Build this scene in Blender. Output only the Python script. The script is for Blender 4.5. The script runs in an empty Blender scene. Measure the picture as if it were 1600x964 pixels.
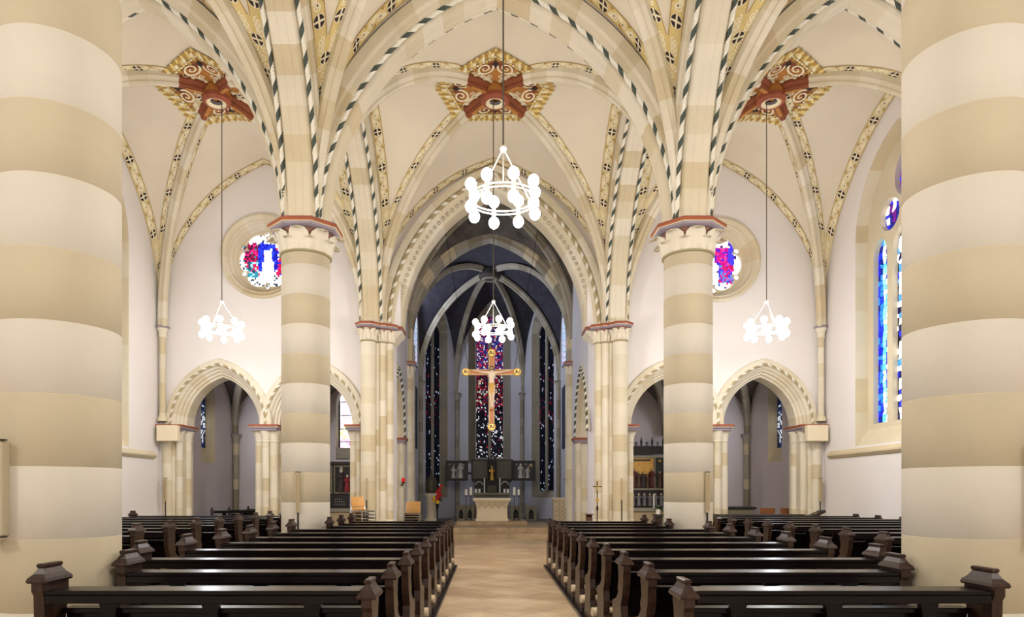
import bpy, math, random
from math import sin, cos, pi, sqrt, atan2, acos, floor
from mathutils import Vector, Matrix
from mathutils.geometry import tessellate_polygon
from mathutils.bvhtree import BVHTree

random.seed(7)
SC = bpy.context.scene
COL = SC.collection

# ------------------------------------------------------------------ camera
cam_d = bpy.data.cameras.new('camera')
cam = bpy.data.objects.new('camera', cam_d)
COL.objects.link(cam)
cam.location = (0, 0, 1.6)
cam.rotation_euler = (pi / 2, 0, 0)
cam_d.sensor_width = 36
cam_d.lens = 1050 / 1600 * 36
cam_d.shift_x = 0.0225
cam_d.shift_y = 0.178
cam_d.clip_end = 200
SC.camera = cam
# ------------------------------------------------------------------ world, exposure
w = bpy.data.worlds.new('world'); SC.world = w; w.use_nodes = True
w.node_tree.nodes['Background'].inputs[0].default_value = (1.0, 0.95, 0.88, 1)
w.node_tree.nodes['Background'].inputs[1].default_value = 0.9
SC.view_settings.view_transform = 'Standard'
SC.view_settings.look = 'None'
SC.view_settings.exposure = 0.0
SC.view_settings.gamma = 1
SC.view_settings.use_curve_mapping = False

def area_light(name, loc, rot, sx, sy, power, col):
    l = bpy.data.lights.new(name, 'AREA'); l.shape = 'RECTANGLE'; l.size = sx; l.size_y = sy
    l.energy = power; l.color = col
    o = bpy.data.objects.new(name, l); COL.objects.link(o); o.location = loc; o.rotation_euler = rot
    return o
area_light('chapel_daylight', (-9.3, 22.35, 4.0), (0, -pi / 2, 0), 1.8, .9, 55, (0.85, 0.9, 1.0))
area_light('chapel_daylight', (9.46, 22.35, 4.0), (0, pi / 2, 0), 1.8, .9, 55, (0.85, 0.9, 1.0))
# added bluish fill lamps inside the chancel, with no visible source
area_light('chancel_fill', (-2.75, 26.1, 8.0), (0, -pi / 2, 0), 3.0, 2.6, 190, (0.72, 0.80, 1.0))
area_light('chancel_fill', (3.05, 26.1, 8.0), (0, pi / 2, 0), 3.0, 2.6, 190, (0.72, 0.80, 1.0))
LAMP_POWER = 300
LAMP_COL = (1.0, 0.955, 0.895)

# ------------------------------------------------------------------ measures
CX = 0.144          # centre line of the nave
CH = 0.03           # centre line of the chancel
HW = 3.44           # half distance between the pillars
Y0, Y1, Y2, Y3 = -1.85, 5.15, 12.1, 19.09
XL, XR = -9.34, 9.50     # aisle walls
ZS = 6.2

# ------------------------------------------------------------------ colour helpers and materials
def lin(c):
    c = c / 255.0
    return c / 12.92 if c <= 0.04045 else ((c + 0.055) / 1.055) ** 2.4
def rgb(r, g, b): return (lin(r), lin(g), lin(b), 1)
MATS = {}
def mat(name, c, rough=0.7, metal=0.0, noise=0.0, scale=3.0, bump=0.0, c2=None, emit=0.0, spec=None, stretch=None):
    if name in MATS: return MATS[name]
    m = bpy.data.materials.new(name); m.use_nodes = True
    nt = m.node_tree; b = nt.nodes['Principled BSDF']
    b.inputs['Base Color'].default_value = c
    b.inputs['Roughness'].default_value = rough
    b.inputs['Metallic'].default_value = metal
    if spec is not None: b.inputs['Specular IOR Level'].default_value = spec
    if emit:
        b.inputs['Emission Color'].default_value = c
        b.inputs['Emission Strength'].default_value = emit
    if noise or bump or c2:
        tc = nt.nodes.new('ShaderNodeTexCoord'); n = nt.nodes.new('ShaderNodeTexNoise')
        n.inputs['Scale'].default_value = scale; n.inputs['Detail'].default_value = 6
        if stretch:
            mp = nt.nodes.new('ShaderNodeMapping'); mp.inputs['Scale'].default_value = stretch
            nt.links.new(tc.outputs['Object'], mp.inputs[0]); nt.links.new(mp.outputs[0], n.inputs['Vector'])
        else:
            nt.links.new(tc.outputs['Object'], n.inputs['Vector'])
        if noise or c2:
            r = nt.nodes.new('ShaderNodeValToRGB')
            if c2: lo = c2
            else: lo = tuple(x * (1 - noise) for x in c[:3]) + (1,)
            r.color_ramp.elements[0].position = 0.35; r.color_ramp.elements[1].position = 0.65
            r.color_ramp.elements[0].color = lo; r.color_ramp.elements[1].color = c
            nt.links.new(n.outputs['Fac'], r.inputs[0]); nt.links.new(r.outputs[0], b.inputs['Base Color'])
        if bump:
            bp = nt.nodes.new('ShaderNodeBump'); bp.inputs['Strength'].default_value = bump
            bp.inputs['Distance'].default_value = 0.02
            n2 = nt.nodes.new('ShaderNodeTexNoise'); n2.inputs['Scale'].default_value = scale * 6; n2.inputs['Detail'].default_value = 4
            nt.links.new(tc.outputs['Object'], n2.inputs['Vector'])
            nt.links.new(n2.outputs['Fac'], bp.inputs['Height']); nt.links.new(bp.outputs[0], b.inputs['Normal'])
    MATS[name] = m
    return m

ST_A = mat('limestone_pale', rgb(218, 209, 188), 0.85, noise=0.08, scale=1.5, bump=0.15)
ST_B = mat('limestone_cream', rgb(212, 201, 175), 0.85, noise=0.08, scale=1.5, bump=0.15)
ST_C = mat('limestone_ochre', rgb(205, 190, 158), 0.85, noise=0.10, scale=1.5, bump=0.15)
ST_D = mat('limestone_light', rgb(223, 215, 197), 0.85, noise=0.06, scale=1.5, bump=0.15)
BAND_L = mat('pillar_course_pale', rgb(206, 198, 183), 0.85, noise=0.07, scale=1.1, bump=0.2)
BAND_O = mat('pillar_course_ochre', rgb(190, 177, 150), 0.85, noise=0.10, scale=1.1, bump=0.2)
G_A = mat('chancel_stone_grey', rgb(168, 160, 142), 0.9, noise=0.15, scale=1.5, bump=0.15)
G_B = mat('chancel_stone_olive', rgb(150, 140, 118), 0.9, noise=0.15, scale=1.5, bump=0.15)
WHITE = mat('white_plaster', rgb(230, 225, 224), 0.9, noise=0.03, scale=0.8, bump=0.1)
WEB = mat('vault_plaster_cream', rgb(224, 214, 195), 0.9, noise=0.05, scale=1.0, bump=0.12)
CHW = mat('chancel_plaster', rgb(206, 205, 212), 0.9, noise=0.06, scale=0.8, bump=0.1)
CHAPW = mat('chapel_plaster', rgb(208, 198, 200), 0.9, noise=0.08, scale=0.8, bump=0.1)
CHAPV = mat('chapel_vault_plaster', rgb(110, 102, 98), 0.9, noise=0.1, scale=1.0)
NAVY = mat('apse_vault_dark_blue', rgb(46, 44, 52), 0.9, c2=rgb(58, 56, 66), scale=4)
SCROLLW = mat('choir_vault_grey_brown', rgb(104, 96, 88), 0.9, c2=rgb(84, 78, 72), scale=3)
SCROLLD = mat('choir_scroll_dark', rgb(66, 60, 56), 0.9)
OCH = mat('painted_band_ochre', rgb(222, 200, 138), 0.8, noise=0.08, scale=5)
OCHP = mat('painted_band_pale', rgb(221, 205, 160), 0.8, noise=0.06, scale=5)
OCHD = mat('painted_line_ochre', rgb(176, 142, 72), 0.8)
SCR = mat('painted_scroll_cream', rgb(238, 228, 198), 0.8)
BLK = mat('painted_black', rgb(48, 34, 32), 0.8)
RED = mat('abacus_red', rgb(158, 84, 58), 0.7, noise=0.2, scale=6)
LAV = mat('abacus_lavender', rgb(150, 138, 150), 0.7, noise=0.1, scale=6)
REDD = mat('painted_red_brown', rgb(138, 72, 40), 0.75, noise=0.15, scale=6)
ORG = mat('painted_orange_brown', rgb(186, 126, 58), 0.75, noise=0.15, scale=6)
GREEN = mat('rope_dark_green', rgb(72, 82, 74), 0.8)
ROPEW = mat('rope_white', rgb(234, 230, 216), 0.8)
ROPEO = mat('rope_ochre', rgb(172, 156, 118), 0.8)
LEAFST = mat('capital_stone', rgb(224, 215, 196), 0.85, noise=0.05, scale=4)
NECK = mat('necking_olive', rgb(160, 150, 112), 0.85)
WOOD = mat('pew_dark_wood', rgb(11, 6, 6), 0.24, c2=rgb(17, 9, 8), scale=4, stretch=(1, 12, 12), spec=0.2)
WOODE = mat('pew_end_brown_wood', rgb(58, 38, 28), 0.34, c2=rgb(38, 24, 18), scale=5, stretch=(8, 8, 1), spec=0.28)
PAD = mat('kneeler_pad_beige', rgb(196, 176, 146), 0.8)
LEAD = mat('window_lead', rgb(10, 9, 13), 0.7, spec=0.1)
IRON = mat('black_iron', rgb(26, 24, 24), 0.5, metal=0.6)
CABLE = mat('cable_grey', rgb(92, 84, 74), 0.5, metal=0.3)
LAMPW = mat('lamp_white_metal', rgb(235, 232, 225), 0.4)
GLOBE = mat('lamp_globe_glow', (1, 0.97, 0.92, 1), 0.5, emit=14)
GOLD = mat('gilding', rgb(214, 166, 74), 0.35, metal=0.7, noise=0.15, scale=20)
GOLDP = mat('gold_paint', rgb(232, 208, 130), 0.5, metal=0.2)
BEECH = mat('beech_plywood', rgb(224, 166, 92), 0.5, noise=0.1, scale=3, stretch=(1, 1, 8))
BROWNW = mat('brown_wood', rgb(150, 92, 54), 0.5, noise=0.15, scale=3)
STEEL = mat('chair_steel', rgb(205, 205, 205), 0.25, metal=0.9)
BLACKP = mat('black_plastic', rgb(30, 28, 30), 0.5)
WAX = mat('white_wax', rgb(245, 240, 228), 0.5)
DARKW = mat('dark_carved_wood', rgb(42, 34, 28), 0.6, noise=0.3, scale=8)
ALT = mat('altar_pale_stone', rgb(232, 216, 186), 0.8, noise=0.05, scale=3)
ALTS = mat('altar_relief_stone', rgb(196, 176, 140), 0.85)
STEPM = mat('step_stone', rgb(186, 162, 128), 0.6, c2=rgb(160, 134, 100), scale=2.5)
GREYST = mat('grey_floor_stone', rgb(112, 104, 96), 0.6, noise=0.15, scale=2)
BRONZE = mat('bronze_dark', rgb(78, 74, 56), 0.5, metal=0.2, noise=0.3, scale=12)
SKINP = mat('carved_pale_skin', rgb(226, 204, 180), 0.6)
HAIRP = mat('carved_brown_hair', rgb(98, 62, 38), 0.7)
CLOTHG = mat('carved_gold_cloth', rgb(206, 160, 84), 0.5, metal=0.25)
SPK = mat('speaker_beige', rgb(190, 172, 140), 0.6)
PAPER = mat('white_relief', rgb(186, 180, 168), 0.7)
ROBER = mat('robe_red', rgb(140, 40, 44), 0.7)
ROBED = mat('robe_dark', rgb(60, 44, 44), 0.7)
LEAFG = mat('leaf_green', rgb(38, 62, 30), 0.6)
FLRED = mat('petal_red', rgb(200, 30, 34), 0.6)
FLYEL = mat('petal_yellow', rgb(246, 206, 60), 0.6)
BOX = mat('cream_box', rgb(232, 218, 190), 0.6)
GREYP = mat('grey_panel', rgb(130, 126, 128), 0.6)
SLATE = mat('slate_blue_panel', rgb(50, 58, 74), 0.7)

def glass_mat(name, strength):
    m = bpy.data.materials.new(name); m.use_nodes = True; nt = m.node_tree
    b = nt.nodes['Principled BSDF']; a = nt.nodes.new('ShaderNodeAttribute'); a.attribute_name = 'Col'
    nt.links.new(a.outputs['Color'], b.inputs['Base Color'])
    nt.links.new(a.outputs['Color'], b.inputs['Emission Color'])
    b.inputs['Emission Strength'].default_value = strength
    b.inputs['Roughness'].default_value = 0.4
    b.inputs['Specular IOR Level'].default_value = 0.1
    return m
GLASS = glass_mat('stained_glass_daylit', 1.6)
GLASSD = glass_mat('stained_glass_dim', 0.9)

def floor_material():
    m = bpy.data.materials.new('floor_diamond_stone'); m.use_nodes = True; nt = m.node_tree
    b = nt.nodes['Principled BSDF']; L = nt.links.new
    tc = nt.nodes.new('ShaderNodeTexCoord'); mp = nt.nodes.new('ShaderNodeMapping')
    mp.inputs['Rotation'].default_value = (0, 0, pi / 4); mp.inputs['Location'].default_value = (0.1, 0.2, 0)
    L(tc.outputs['Object'], mp.inputs[0])
    br = nt.nodes.new('ShaderNodeTexBrick'); br.offset = 0; br.inputs['Scale'].default_value = 1.0
    br.inputs['Brick Width'].default_value = 0.62; br.inputs['Row Height'].default_value = 0.62
    br.inputs['Mortar Size'].default_value = 0.006; br.inputs['Bias'].default_value = 0.0
    br.inputs['Color1'].default_value = rgb(222, 198, 162); br.inputs['Color2'].default_value = rgb(196, 168, 132)
    br.inputs['Mortar'].default_value = rgb(160, 130, 98)
    L(mp.outputs[0], br.inputs['Vector'])
    n = nt.nodes.new('ShaderNodeTexNoise'); n.inputs['Scale'].default_value = 1.3; n.inputs['Detail'].default_value = 8
    n.inputs['Distortion'].default_value = 1.2
    L(tc.outputs['Object'], n.inputs['Vector'])
    mx = nt.nodes.new('ShaderNodeMix'); mx.data_type = 'RGBA'; mx.blend_type = 'MULTIPLY'
    mx.inputs[0].default_value = 0.55
    r = nt.nodes.new('ShaderNodeValToRGB'); r.color_ramp.elements[0].position = 0.3; r.color_ramp.elements[1].position = 0.7
    r.color_ramp.elements[0].color = (0.55, 0.45, 0.36, 1); r.color_ramp.elements[1].color = (1, 1, 1, 1)
    L(n.outputs['Fac'], r.inputs[0]); L(br.outputs['Color'], mx.inputs[6]); L(r.outputs[0], mx.inputs[7])
    L(mx.outputs[2], b.inputs['Base Color'])
    b.inputs['Roughness'].default_value = 0.3
    return m
FLOORM = floor_material()

# ------------------------------------------------------------------ mesh builder
class MB:
    def __init__(s): s.v = []; s.f = []; s.m = []; s.mats = []; s.c = None
    def mi(s, m):
        if m not in s.mats: s.mats.append(m)
        return s.mats.index(m)
    def add(s, vs, fs, m):
        o = len(s.v); s.v += [tuple(p) for p in vs]
        if isinstance(m, list):
            for f, q in zip(fs, m): s.f.append([i + o for i in f]); s.m.append(s.mi(q))
        else:
            k = s.mi(m)
            for f in fs: s.f.append([i + o for i in f]); s.m.append(k)
    def box(s, x0, x1, y0, y1, z0, z1, m, bev=0.0):
        if bev <= 0:
            vs = [(x, y, z) for z in (z0, z1) for y in (y0, y1) for x in (x0, x1)]
            s.add(vs, [(0, 2, 3, 1), (4, 5, 7, 6), (0, 1, 5, 4), (2, 6, 7, 3), (0, 4, 6, 2), (1, 3, 7, 5)], m)
        else:   # chamfered box: hull of inset faces
            b = bev; P = {}
            vs = []
            def idx(p):
                if p not in P: P[p] = len(vs); vs.append(p)
                return P[p]
            X = (x0, x1); Y = (y0, y1); Z = (z0, z1); S = (b, -b)
            fs = []
            def vx(i, j, k, a):
                p = [X[i] + (0 if a == 0 else S[i]), Y[j] + (0 if a == 1 else S[j]), Z[k] + (0 if a == 2 else S[k])]
                return idx(tuple(p))
            for i in (0, 1): fs.append([vx(i, 0, 0, 0), vx(i, 1, 0, 0), vx(i, 1, 1, 0), vx(i, 0, 1, 0)])
            for j in (0, 1): fs.append([vx(0, j, 0, 1), vx(1, j, 0, 1), vx(1, j, 1, 1), vx(0, j, 1, 1)])
            for k in (0, 1): fs.append([vx(0, 0, k, 2), vx(1, 0, k, 2), vx(1, 1, k, 2), vx(0, 1, k, 2)])
            for i in (0, 1):
                for j in (0, 1): fs.append([vx(i, j, 0, 0), vx(i, j, 1, 0), vx(i, j, 1, 1), vx(i, j, 0, 1)])
                for k in (0, 1): fs.append([vx(i, 0, k, 0), vx(i, 1, k, 0), vx(i, 1, k, 2), vx(i, 0, k, 2)])
            for j in (0, 1):
                for k in (0, 1): fs.append([vx(0, j, k, 1), vx(1, j, k, 1), vx(1, j, k, 2), vx(0, j, k, 2)])
            for i in (0, 1):
                for j in (0, 1):
                    for k in (0, 1): fs.append([vx(i, j, k, 0), vx(i, j, k, 1), vx(i, j, k, 2)])
            s.add(vs, fs, m)
    def lathe(s, prof, c, m, n=24, cap=True, a0=0.0, mats=None, sq=None):
        vs = []; fs = []; fm = []
        for (r, z) in prof:
            for k in range(n):
                a = a0 + 2 * pi * k / n
                vs.append((c[0] + r * cos(a), c[1] + r * sin(a), c[2] + z))
        for i in range(len(prof) - 1):
            for k in range(n):
                k2 = (k + 1) % n
                fs.append((i * n + k, i * n + k2, (i + 1) * n + k2, (i + 1) * n + k))
                fm.append(mats[i] if mats else m)
        if cap:
            fs.append(tuple(range(n))[::-1]); fm.append(mats[0] if mats else m)
            fs.append(tuple((len(prof) - 1) * n + k for k in range(n))); fm.append(mats[-1] if mats else m)
        s.add(vs, fs, fm)
    def tube(s, pts, r, m, n=8, closed=False, cap=True):
        pts = [Vector(p) for p in pts]; N = len(pts); vs = []; fs = []
        rr = r if isinstance(r, (list, tuple)) else [r] * N
        up = None
        for i, p in enumerate(pts):
            if closed: t = pts[(i + 1) % N] - pts[i - 1]
            else: t = pts[min(i + 1, N - 1)] - pts[max(i - 1, 0)]
            if t.length < 1e-9: t = Vector((0, 0, 1))
            t.normalize()
            if up is None:
                up = Vector((0, 0, 1)) if abs(t.z) < 0.9 else Vector((0, 1, 0))
            x = up.cross(t)
            if x.length < 1e-6: x = Vector((1, 0, 0)).cross(t)
            x.normalize(); y = t.cross(x); up = y
            for k in range(n):
                a = 2 * pi * k / n
                vs.append(p + x * (rr[i] * cos(a)) + y * (rr[i] * sin(a)))
        M = N if closed else N - 1
        for i in range(M):
            j = (i + 1) % N
            for k in range(n):
                k2 = (k + 1) % n
                fs.append((i * n + k, i * n + k2, j * n + k2, j * n + k))
        if cap and not closed:
            fs.append(tuple(range(n))[::-1]); fs.append(tuple((N - 1) * n + k for k in range(n)))
        s.add(vs, fs, m)
    def sphere(s, c, r, m, n=14, sz=1.0, sx=1.0, sy=1.0):
        vs = []; fs = []; h = n // 2
        for i in range(1, h):
            t = pi * i / h
            for k in range(n):
                a = 2 * pi * k / n
                vs.append((c[0] + r * sx * sin(t) * cos(a), c[1] + r * sy * sin(t) * sin(a), c[2] + r * sz * cos(t)))
        vs.append((c[0], c[1], c[2] + r * sz)); vs.append((c[0], c[1], c[2] - r * sz))
        T = len(vs) - 2; B = T + 1
        for i in range(h - 2):
            for k in range(n):
                k2 = (k + 1) % n
                fs.append((i * n + k, (i + 1) * n + k, (i + 1) * n + k2, i * n + k2))
        for k in range(n):
            k2 = (k + 1) % n
            fs.append((T, k, k2)); fs.append((B, (h - 2) * n + k2, (h - 2) * n + k))
        s.add(vs, fs, m)
    def grid(s, fn, nu, nv, m, closed_u=False):
        vs = [fn(i / nu, j / nv) for j in range(nv + 1) for i in range(nu + 1)]
        fs = [(j * (nu + 1) + i, j * (nu + 1) + i + 1, (j + 1) * (nu + 1) + i + 1, (j + 1) * (nu + 1) + i)
              for j in range(nv) for i in range(nu)]
        s.add(vs, fs, m)
    def prism(s, poly, f3, m, holes=(), side_m=None, hole_m=None):
        """poly in 2D, f3(u,v,k) with k=0 front, k=1 back"""
        loops = [list(poly)] + [list(h) for h in holes]
        tr = tessellate_polygon([[Vector((p[0], p[1], 0)) for p in L] for L in loops])
        flat = [p for L in loops for p in L]; n = len(flat)
        vs = [f3(p[0], p[1], 0) for p in flat] + [f3(p[0], p[1], 1) for p in flat]
        fs = []; fm = []
        for t in tr: fs.append(tuple(t)); fm.append(m); fs.append(tuple(i + n for i in reversed(t))); fm.append(m)
        o = 0
        for li, L in enumerate(loops):
            for i in range(len(L)):
                j = (i + 1) % len(L)
                fs.append((o + i, o + j, o + j + n, o + i + n))
                fm.append((side_m or m) if li == 0 else (hole_m or side_m or m))
            o += len(L)
        s.add(vs, fs, fm)
    def build(s, name, parent=None, smooth=35, fix=True, world=True):
        me = bpy.data.meshes.new(name)
        V = s.v
        if parent is not None and world:
            L = parent['_w']; V = [(a - L[0], b - L[1], c - L[2]) for a, b, c in V]
            if parent.type == 'EMPTY' and parent.get('_rz'):
                r = -parent['_rz']; V = [(a * cos(r) - b * sin(r), a * sin(r) + b * cos(r), c) for a, b, c in V]
        org = (0, 0, 0)
        if parent is None:
            xs = [p[0] for p in V]; ys = [p[1] for p in V]; zs = [p[2] for p in V]
            org = ((min(xs) + max(xs)) / 2, (min(ys) + max(ys)) / 2, min(zs))
            V = [(a - org[0], b - org[1], c - org[2]) for a, b, c in V]
        me.from_pydata(V, [], s.f)
        for q in s.mats: me.materials.append(q)
        me.polygons.foreach_set('material_index', s.m)
        if s.c:
            at = me.color_attributes.new('Col', 'FLOAT_COLOR', 'CORNER')
            k = 0
            for p in me.polygons:
                for _ in p.loop_indices:
                    at.data[_].color = s.c[p.index]
        if fix:
            import bmesh
            bm = bmesh.new(); bm.from_mesh(me); bmesh.ops.recalc_face_normals(bm, faces=bm.faces); bm.to_mesh(me); bm.free()
        if smooth:
            me.polygons.foreach_set('use_smooth', [True] * len(me.polygons))
            me.set_sharp_from_angle(angle=math.radians(smooth))
        me.update()
        o = bpy.data.objects.new(name, me); COL.objects.link(o)
        if parent is not None:
            o.parent = parent
            o['_w'] = list(parent['_w'])
            if parent.get('_rz'): o['_rz'] = parent['_rz']
        else:
            o.location = org; o['_w'] = list(org)
        return o

def thing(name, label, cat, loc, group=None, rz=0.0):
    o = bpy.data.objects.new(name, None); COL.objects.link(o); o.empty_display_size = 0.2
    o.location = loc; o.rotation_euler = (0, 0, rz); o['_w'] = list(loc)
    if rz: o['_rz'] = rz
    o['label'] = label; o['category'] = cat
    if group: o['group'] = group
    return o
def tag(o, label, cat, group=None):
    o['label'] = label; o['category'] = cat
    if group: o['group'] = group
    return o
def struct(o): o['kind'] = 'structure'; return o
def copy_thing(o, loc, label, group=None, rz=None):
    r = o.copy(); COL.objects.link(r); r.location = loc; r['label'] = label
    if rz is not None: r.rotation_euler = (0, 0, rz)
    if group: r['group'] = group
    for ch in [c for c in bpy.data.objects if c.parent == o]:
        c = ch.copy(); COL.objects.link(c); c.parent = r
        for g in [d for d in bpy.data.objects if d.parent == ch]:
            d = g.copy(); COL.objects.link(d); d.parent = c
    return r

# ------------------------------------------------------------------ arcs
def arc_path(a, zs, h, e=0.0, zb=None, n=14):
    """pointed outline, (x,z) from bottom left over the apex to bottom right"""
    R = (a * a + h * h) / (2 * a); k = R - a; tm = acos(max(-1, min(1, k / (R + e))))
    L = []
    for i in range(n + 1):
        t = tm * i / n; L.append((-(a - R) - (R + e) * cos(t) if False else -(a) + R - (R + e) * cos(t), zs + (R + e) * sin(t)))
    full = L + [(-x, z) for x, z in reversed(L[:-1])]
    if zb is not None: full = [(full[0][0], zb)] + full + [(full[-1][0], zb)]
    return full
def surround(mb, a, zs, h, prof, f3, zb, mats, n=14, vlen=0.38, seed=1, zb_courses=True):
    """sweep prof [(e,d)] round a pointed opening; f3(x,z,d) places it"""
    rnd = random.Random(seed)
    def path(e):
        R = (a * a + h * h) / (2 * a); k = R - a; tm = acos(max(-1, min(1, k / (R + e))))
        L = []
        if zb is not None:
            nj = max(1, int(round((zs - zb) / 0.42)))
            L += [(-(a + e), zb + (zs - zb) * i / nj) for i in range(nj)]
        L += [(-a + R - (R + e) * cos(tm * i / n), zs + (R + e) * sin(tm * i / n)) for i in range(n + 1)]
        return L + [(-x, z) for x, z in reversed(L[:-1])]
    P = [path(e) for e, d in prof]; N = len(P[0]); K = len(prof)
    vs = [f3(P[k][i][0], P[k][i][1], prof[k][1]) for i in range(N) for k in range(K)]
    fs = []; fm = []; acc = 0; cur = rnd.choice(mats)
    for i in range(N - 1):
        d = math.dist(P[0][i], P[0][i + 1]); acc += d
        if acc > vlen: cur = rnd.choice(mats); acc = 0
        for k in range(K - 1):
            fs.append((i * K + k, i * K + k + 1, (i + 1) * K + k + 1, (i + 1) * K + k)); fm.append(cur)
    mb.add(vs, fs, fm)
def rope_pts(mb, pts, r, m1, m2, pitch=0.40, n=10, step=0.05):
    """twisted two colour rope along a polyline"""
    P = [Vector(p) for p in pts]; cum = [0]
    for i in range(1, len(P)): cum.append(cum[-1] + (P[i] - P[i - 1]).length)
    Lt = cum[-1]; N = max(2, int(Lt / step)); Q = []; j = 0
    for i in range(N + 1):
        u = Lt * i / N
        while j < len(P) - 2 and cum[j + 1] < u: j += 1
        q = (u - cum[j]) / max(1e-9, cum[j + 1] - cum[j]); Q.append(P[j].lerp(P[j + 1], q))
    o = []; fs = []; fm = []; up = None
    for i, p in enumerate(Q):
        t = Q[min(i + 1, N)] - Q[max(i - 1, 0)]; t.normalize()
        if up is None: up = Vector((0, 1, 0)) if abs(t.z) > 0.6 else Vector((0, 0, 1))
        x = up.cross(t); x.normalize(); y = t.cross(x); up = y
        u = Lt * i / N; tw = 2 * pi * u / pitch
        for k in range(n):
            a = 2 * pi * k / n + tw
            rr = r * (1 + 0.06 * cos(2 * (a - tw)))
            o.append(p + x * rr * cos(a) + y * rr * sin(a))
    for i in range(N):
        for k in range(n):
            k2 = (k + 1) % n
            fs.append((i * n + k, i * n + k2, (i + 1) * n + k2, (i + 1) * n + k))
            fm.append(m1 if k < 4 else m2)
    mb.add(o, fs, fm)

class Arc:
    """half rib rising from support P towards the point C (both horizontal)"""
    def __init__(s, P, C, off, za, zs=ZS):
        s.P = Vector((P[0], P[1])); s.C = Vector((C[0], C[1])); D = s.C - s.P
        s.dist = D.length; s.d = D.normalized(); s.n = Vector((-s.d.y, s.d.x)); s.off = off
        s.zs = zs; s.a = s.dist - off; h = za - zs; s.R = (s.a ** 2 + h * h) / (2 * s.a); s.k = s.R - s.a
    def pt(s, t, w=0.0, e=0.0):
        tm = acos(max(-1, min(1, s.k / (s.R + e)))); th = t * tm
        u = s.off + s.R - (s.R + e) * cos(th)
        p = s.P + s.d * u + s.n * w
        return Vector((p.x, p.y, s.zs + (s.R + e) * sin(th)))
    def length(s, e=0): return s.R * acos(max(-1, min(1, s.k / s.R)))
def sweep_arc(mb, A, prof, mats, n=26, vlen=0.42, seed=0, endm=None, end_t=0.9, t0=0.0):
    rnd = random.Random(seed); K = len(prof)
    vs = [A.pt(t0 + (1 - t0) * i / n, w_, e) for i in range(n + 1) for (w_, e) in prof]
    fs = []; fm = []; acc = 0; cur = rnd.choice(mats); sl = A.length() / n
    for i in range(n):
        acc += sl
        if acc > vlen: acc = 0; cur = rnd.choice(mats)
        for k in range(K - 1):
            fs.append((i * K + k, i * K + k + 1, (i + 1) * K + k + 1, (i + 1) * K + k))
            fm.append(endm if endm and (i + 0.5) / n > end_t else cur)
    mb.add(vs, fs, fm)
PW = [(-0.385, 0.45), (-0.385, 0.27), (-0.345, 0.22), (-0.345, 0.12), (-0.23, 0.10), (-0.215, 0.03), (-0.19, 0.0), (-0.08, 0.0), (-0.06, 0.012), (0.06, 0.012),
      (0.08, 0.0), (0.19, 0.0), (0.215, 0.03), (0.23, 0.10), (0.345, 0.12), (0.345, 0.22), (0.385, 0.27), (0.385, 0.45)]
PD = [(-0.125, 0.26), (-0.125, 0.15), (-0.085, 0.12), (-0.065, 0.08), (-0.07, 0.05), (-0.04, 0.01), (0.0, 0.0), (0.04, 0.01), (0.07, 0.05), (0.065, 0.08),
      (0.085, 0.12), (0.125, 0.15), (0.125, 0.26)]
def wide_arch(name, P, Q, za=10.42, off=0.40, seed=0, ropes=True, mats=None, rope_m=None, zs=ZS):
    C = ((P[0] + Q[0]) / 2, (P[1] + Q[1]) / 2); mb = MB(); mats = mats or [ST_A, ST_B, ST_B, ST_C, ST_D]
    for i, S in enumerate((P, Q)):
        A = Arc(S, C, off, za, zs); sweep_arc(mb, A, PW, mats, seed=seed * 2 + i)
        if ropes:
            for w_ in (-0.285, 0.285):
                rope_pts(mb, [A.pt(t / 40, w_, 0.09) for t in range(41)], 0.042, GREEN, ROPEW)
    return struct(mb.build(name, smooth=30, fix=False))

# ------------------------------------------------------------------ painted bands on the vault webs
def disc(cu, cv, r, n=12, squash=1.0): return [(cu + r * cos(2 * pi * i / n), cv + r * squash * sin(2 * pi * i / n)) for i in range(n)]
def band_items(L, w, seed, rich=True):
    """flat ornament in metres: list of (polygon, material, layer)"""
    rnd = random.Random(seed); it = []; u = 0.25; k = 0; h = w / 2
    while u < L - 0.15:
        r = h * 0.80          # rosette of four black petals on a pale round
        it.append((disc(u, h, r * 1.12, 14), SCR, 1))
        for q in range(4):
            a = q * pi / 2 + pi / 4; g = 0.16
            pet = []
            for j in range(6):
                b = a - pi / 4 + g + (pi / 2 - 2 * g) * j / 5
                pet.append((u + r * cos(b), h + r * sin(b)))
            pet.append((u + r * 0.25 * cos(a), h + r * 0.25 * sin(a)))
            it.append((pet, BLK, 2))
        n = 3
        for j in range(n):     # scrolls between the rosettes
            cu = u + 0.21 + 0.235 * j
            if cu > L - 0.1: break
            side = 1 if (j + k) % 2 else -1; pr = None; T = 15
            for q in range(T + 1):
                th = q / T * 3.3 * pi; rr = r * 0.95 * (1 - q / T * 0.82)
                cc = (cu + rr * cos(th), h + side * rr * sin(th))
                ci = (cu + (rr - 0.026) * cos(th), h + side * (rr - 0.026) * sin(th))
                if pr: it.append(([pr[0], cc, ci, pr[1]], SCR, 1))
                pr = (cc, ci)
            it.append((disc(cu + .02, h, 0.017, 7), BLK, 3))
            it.append((disc(cu + .02, h, 0.045, 10), SCR, 1))
            it.append(([(cu + r, h - side * r * .2), (cu + r + 0.1, h + side * r * .8), (cu + r * .4, h + side * r)], SCR, 1))
            it.append(([(cu + r * .3, h - side * r * 1.05), (cu + r * 1.5, h - side * r * .9), (cu + r * 1.1, h - side * r * .4)], OCHD, 1))
        u += 0.98; k += 1
    return it
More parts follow.
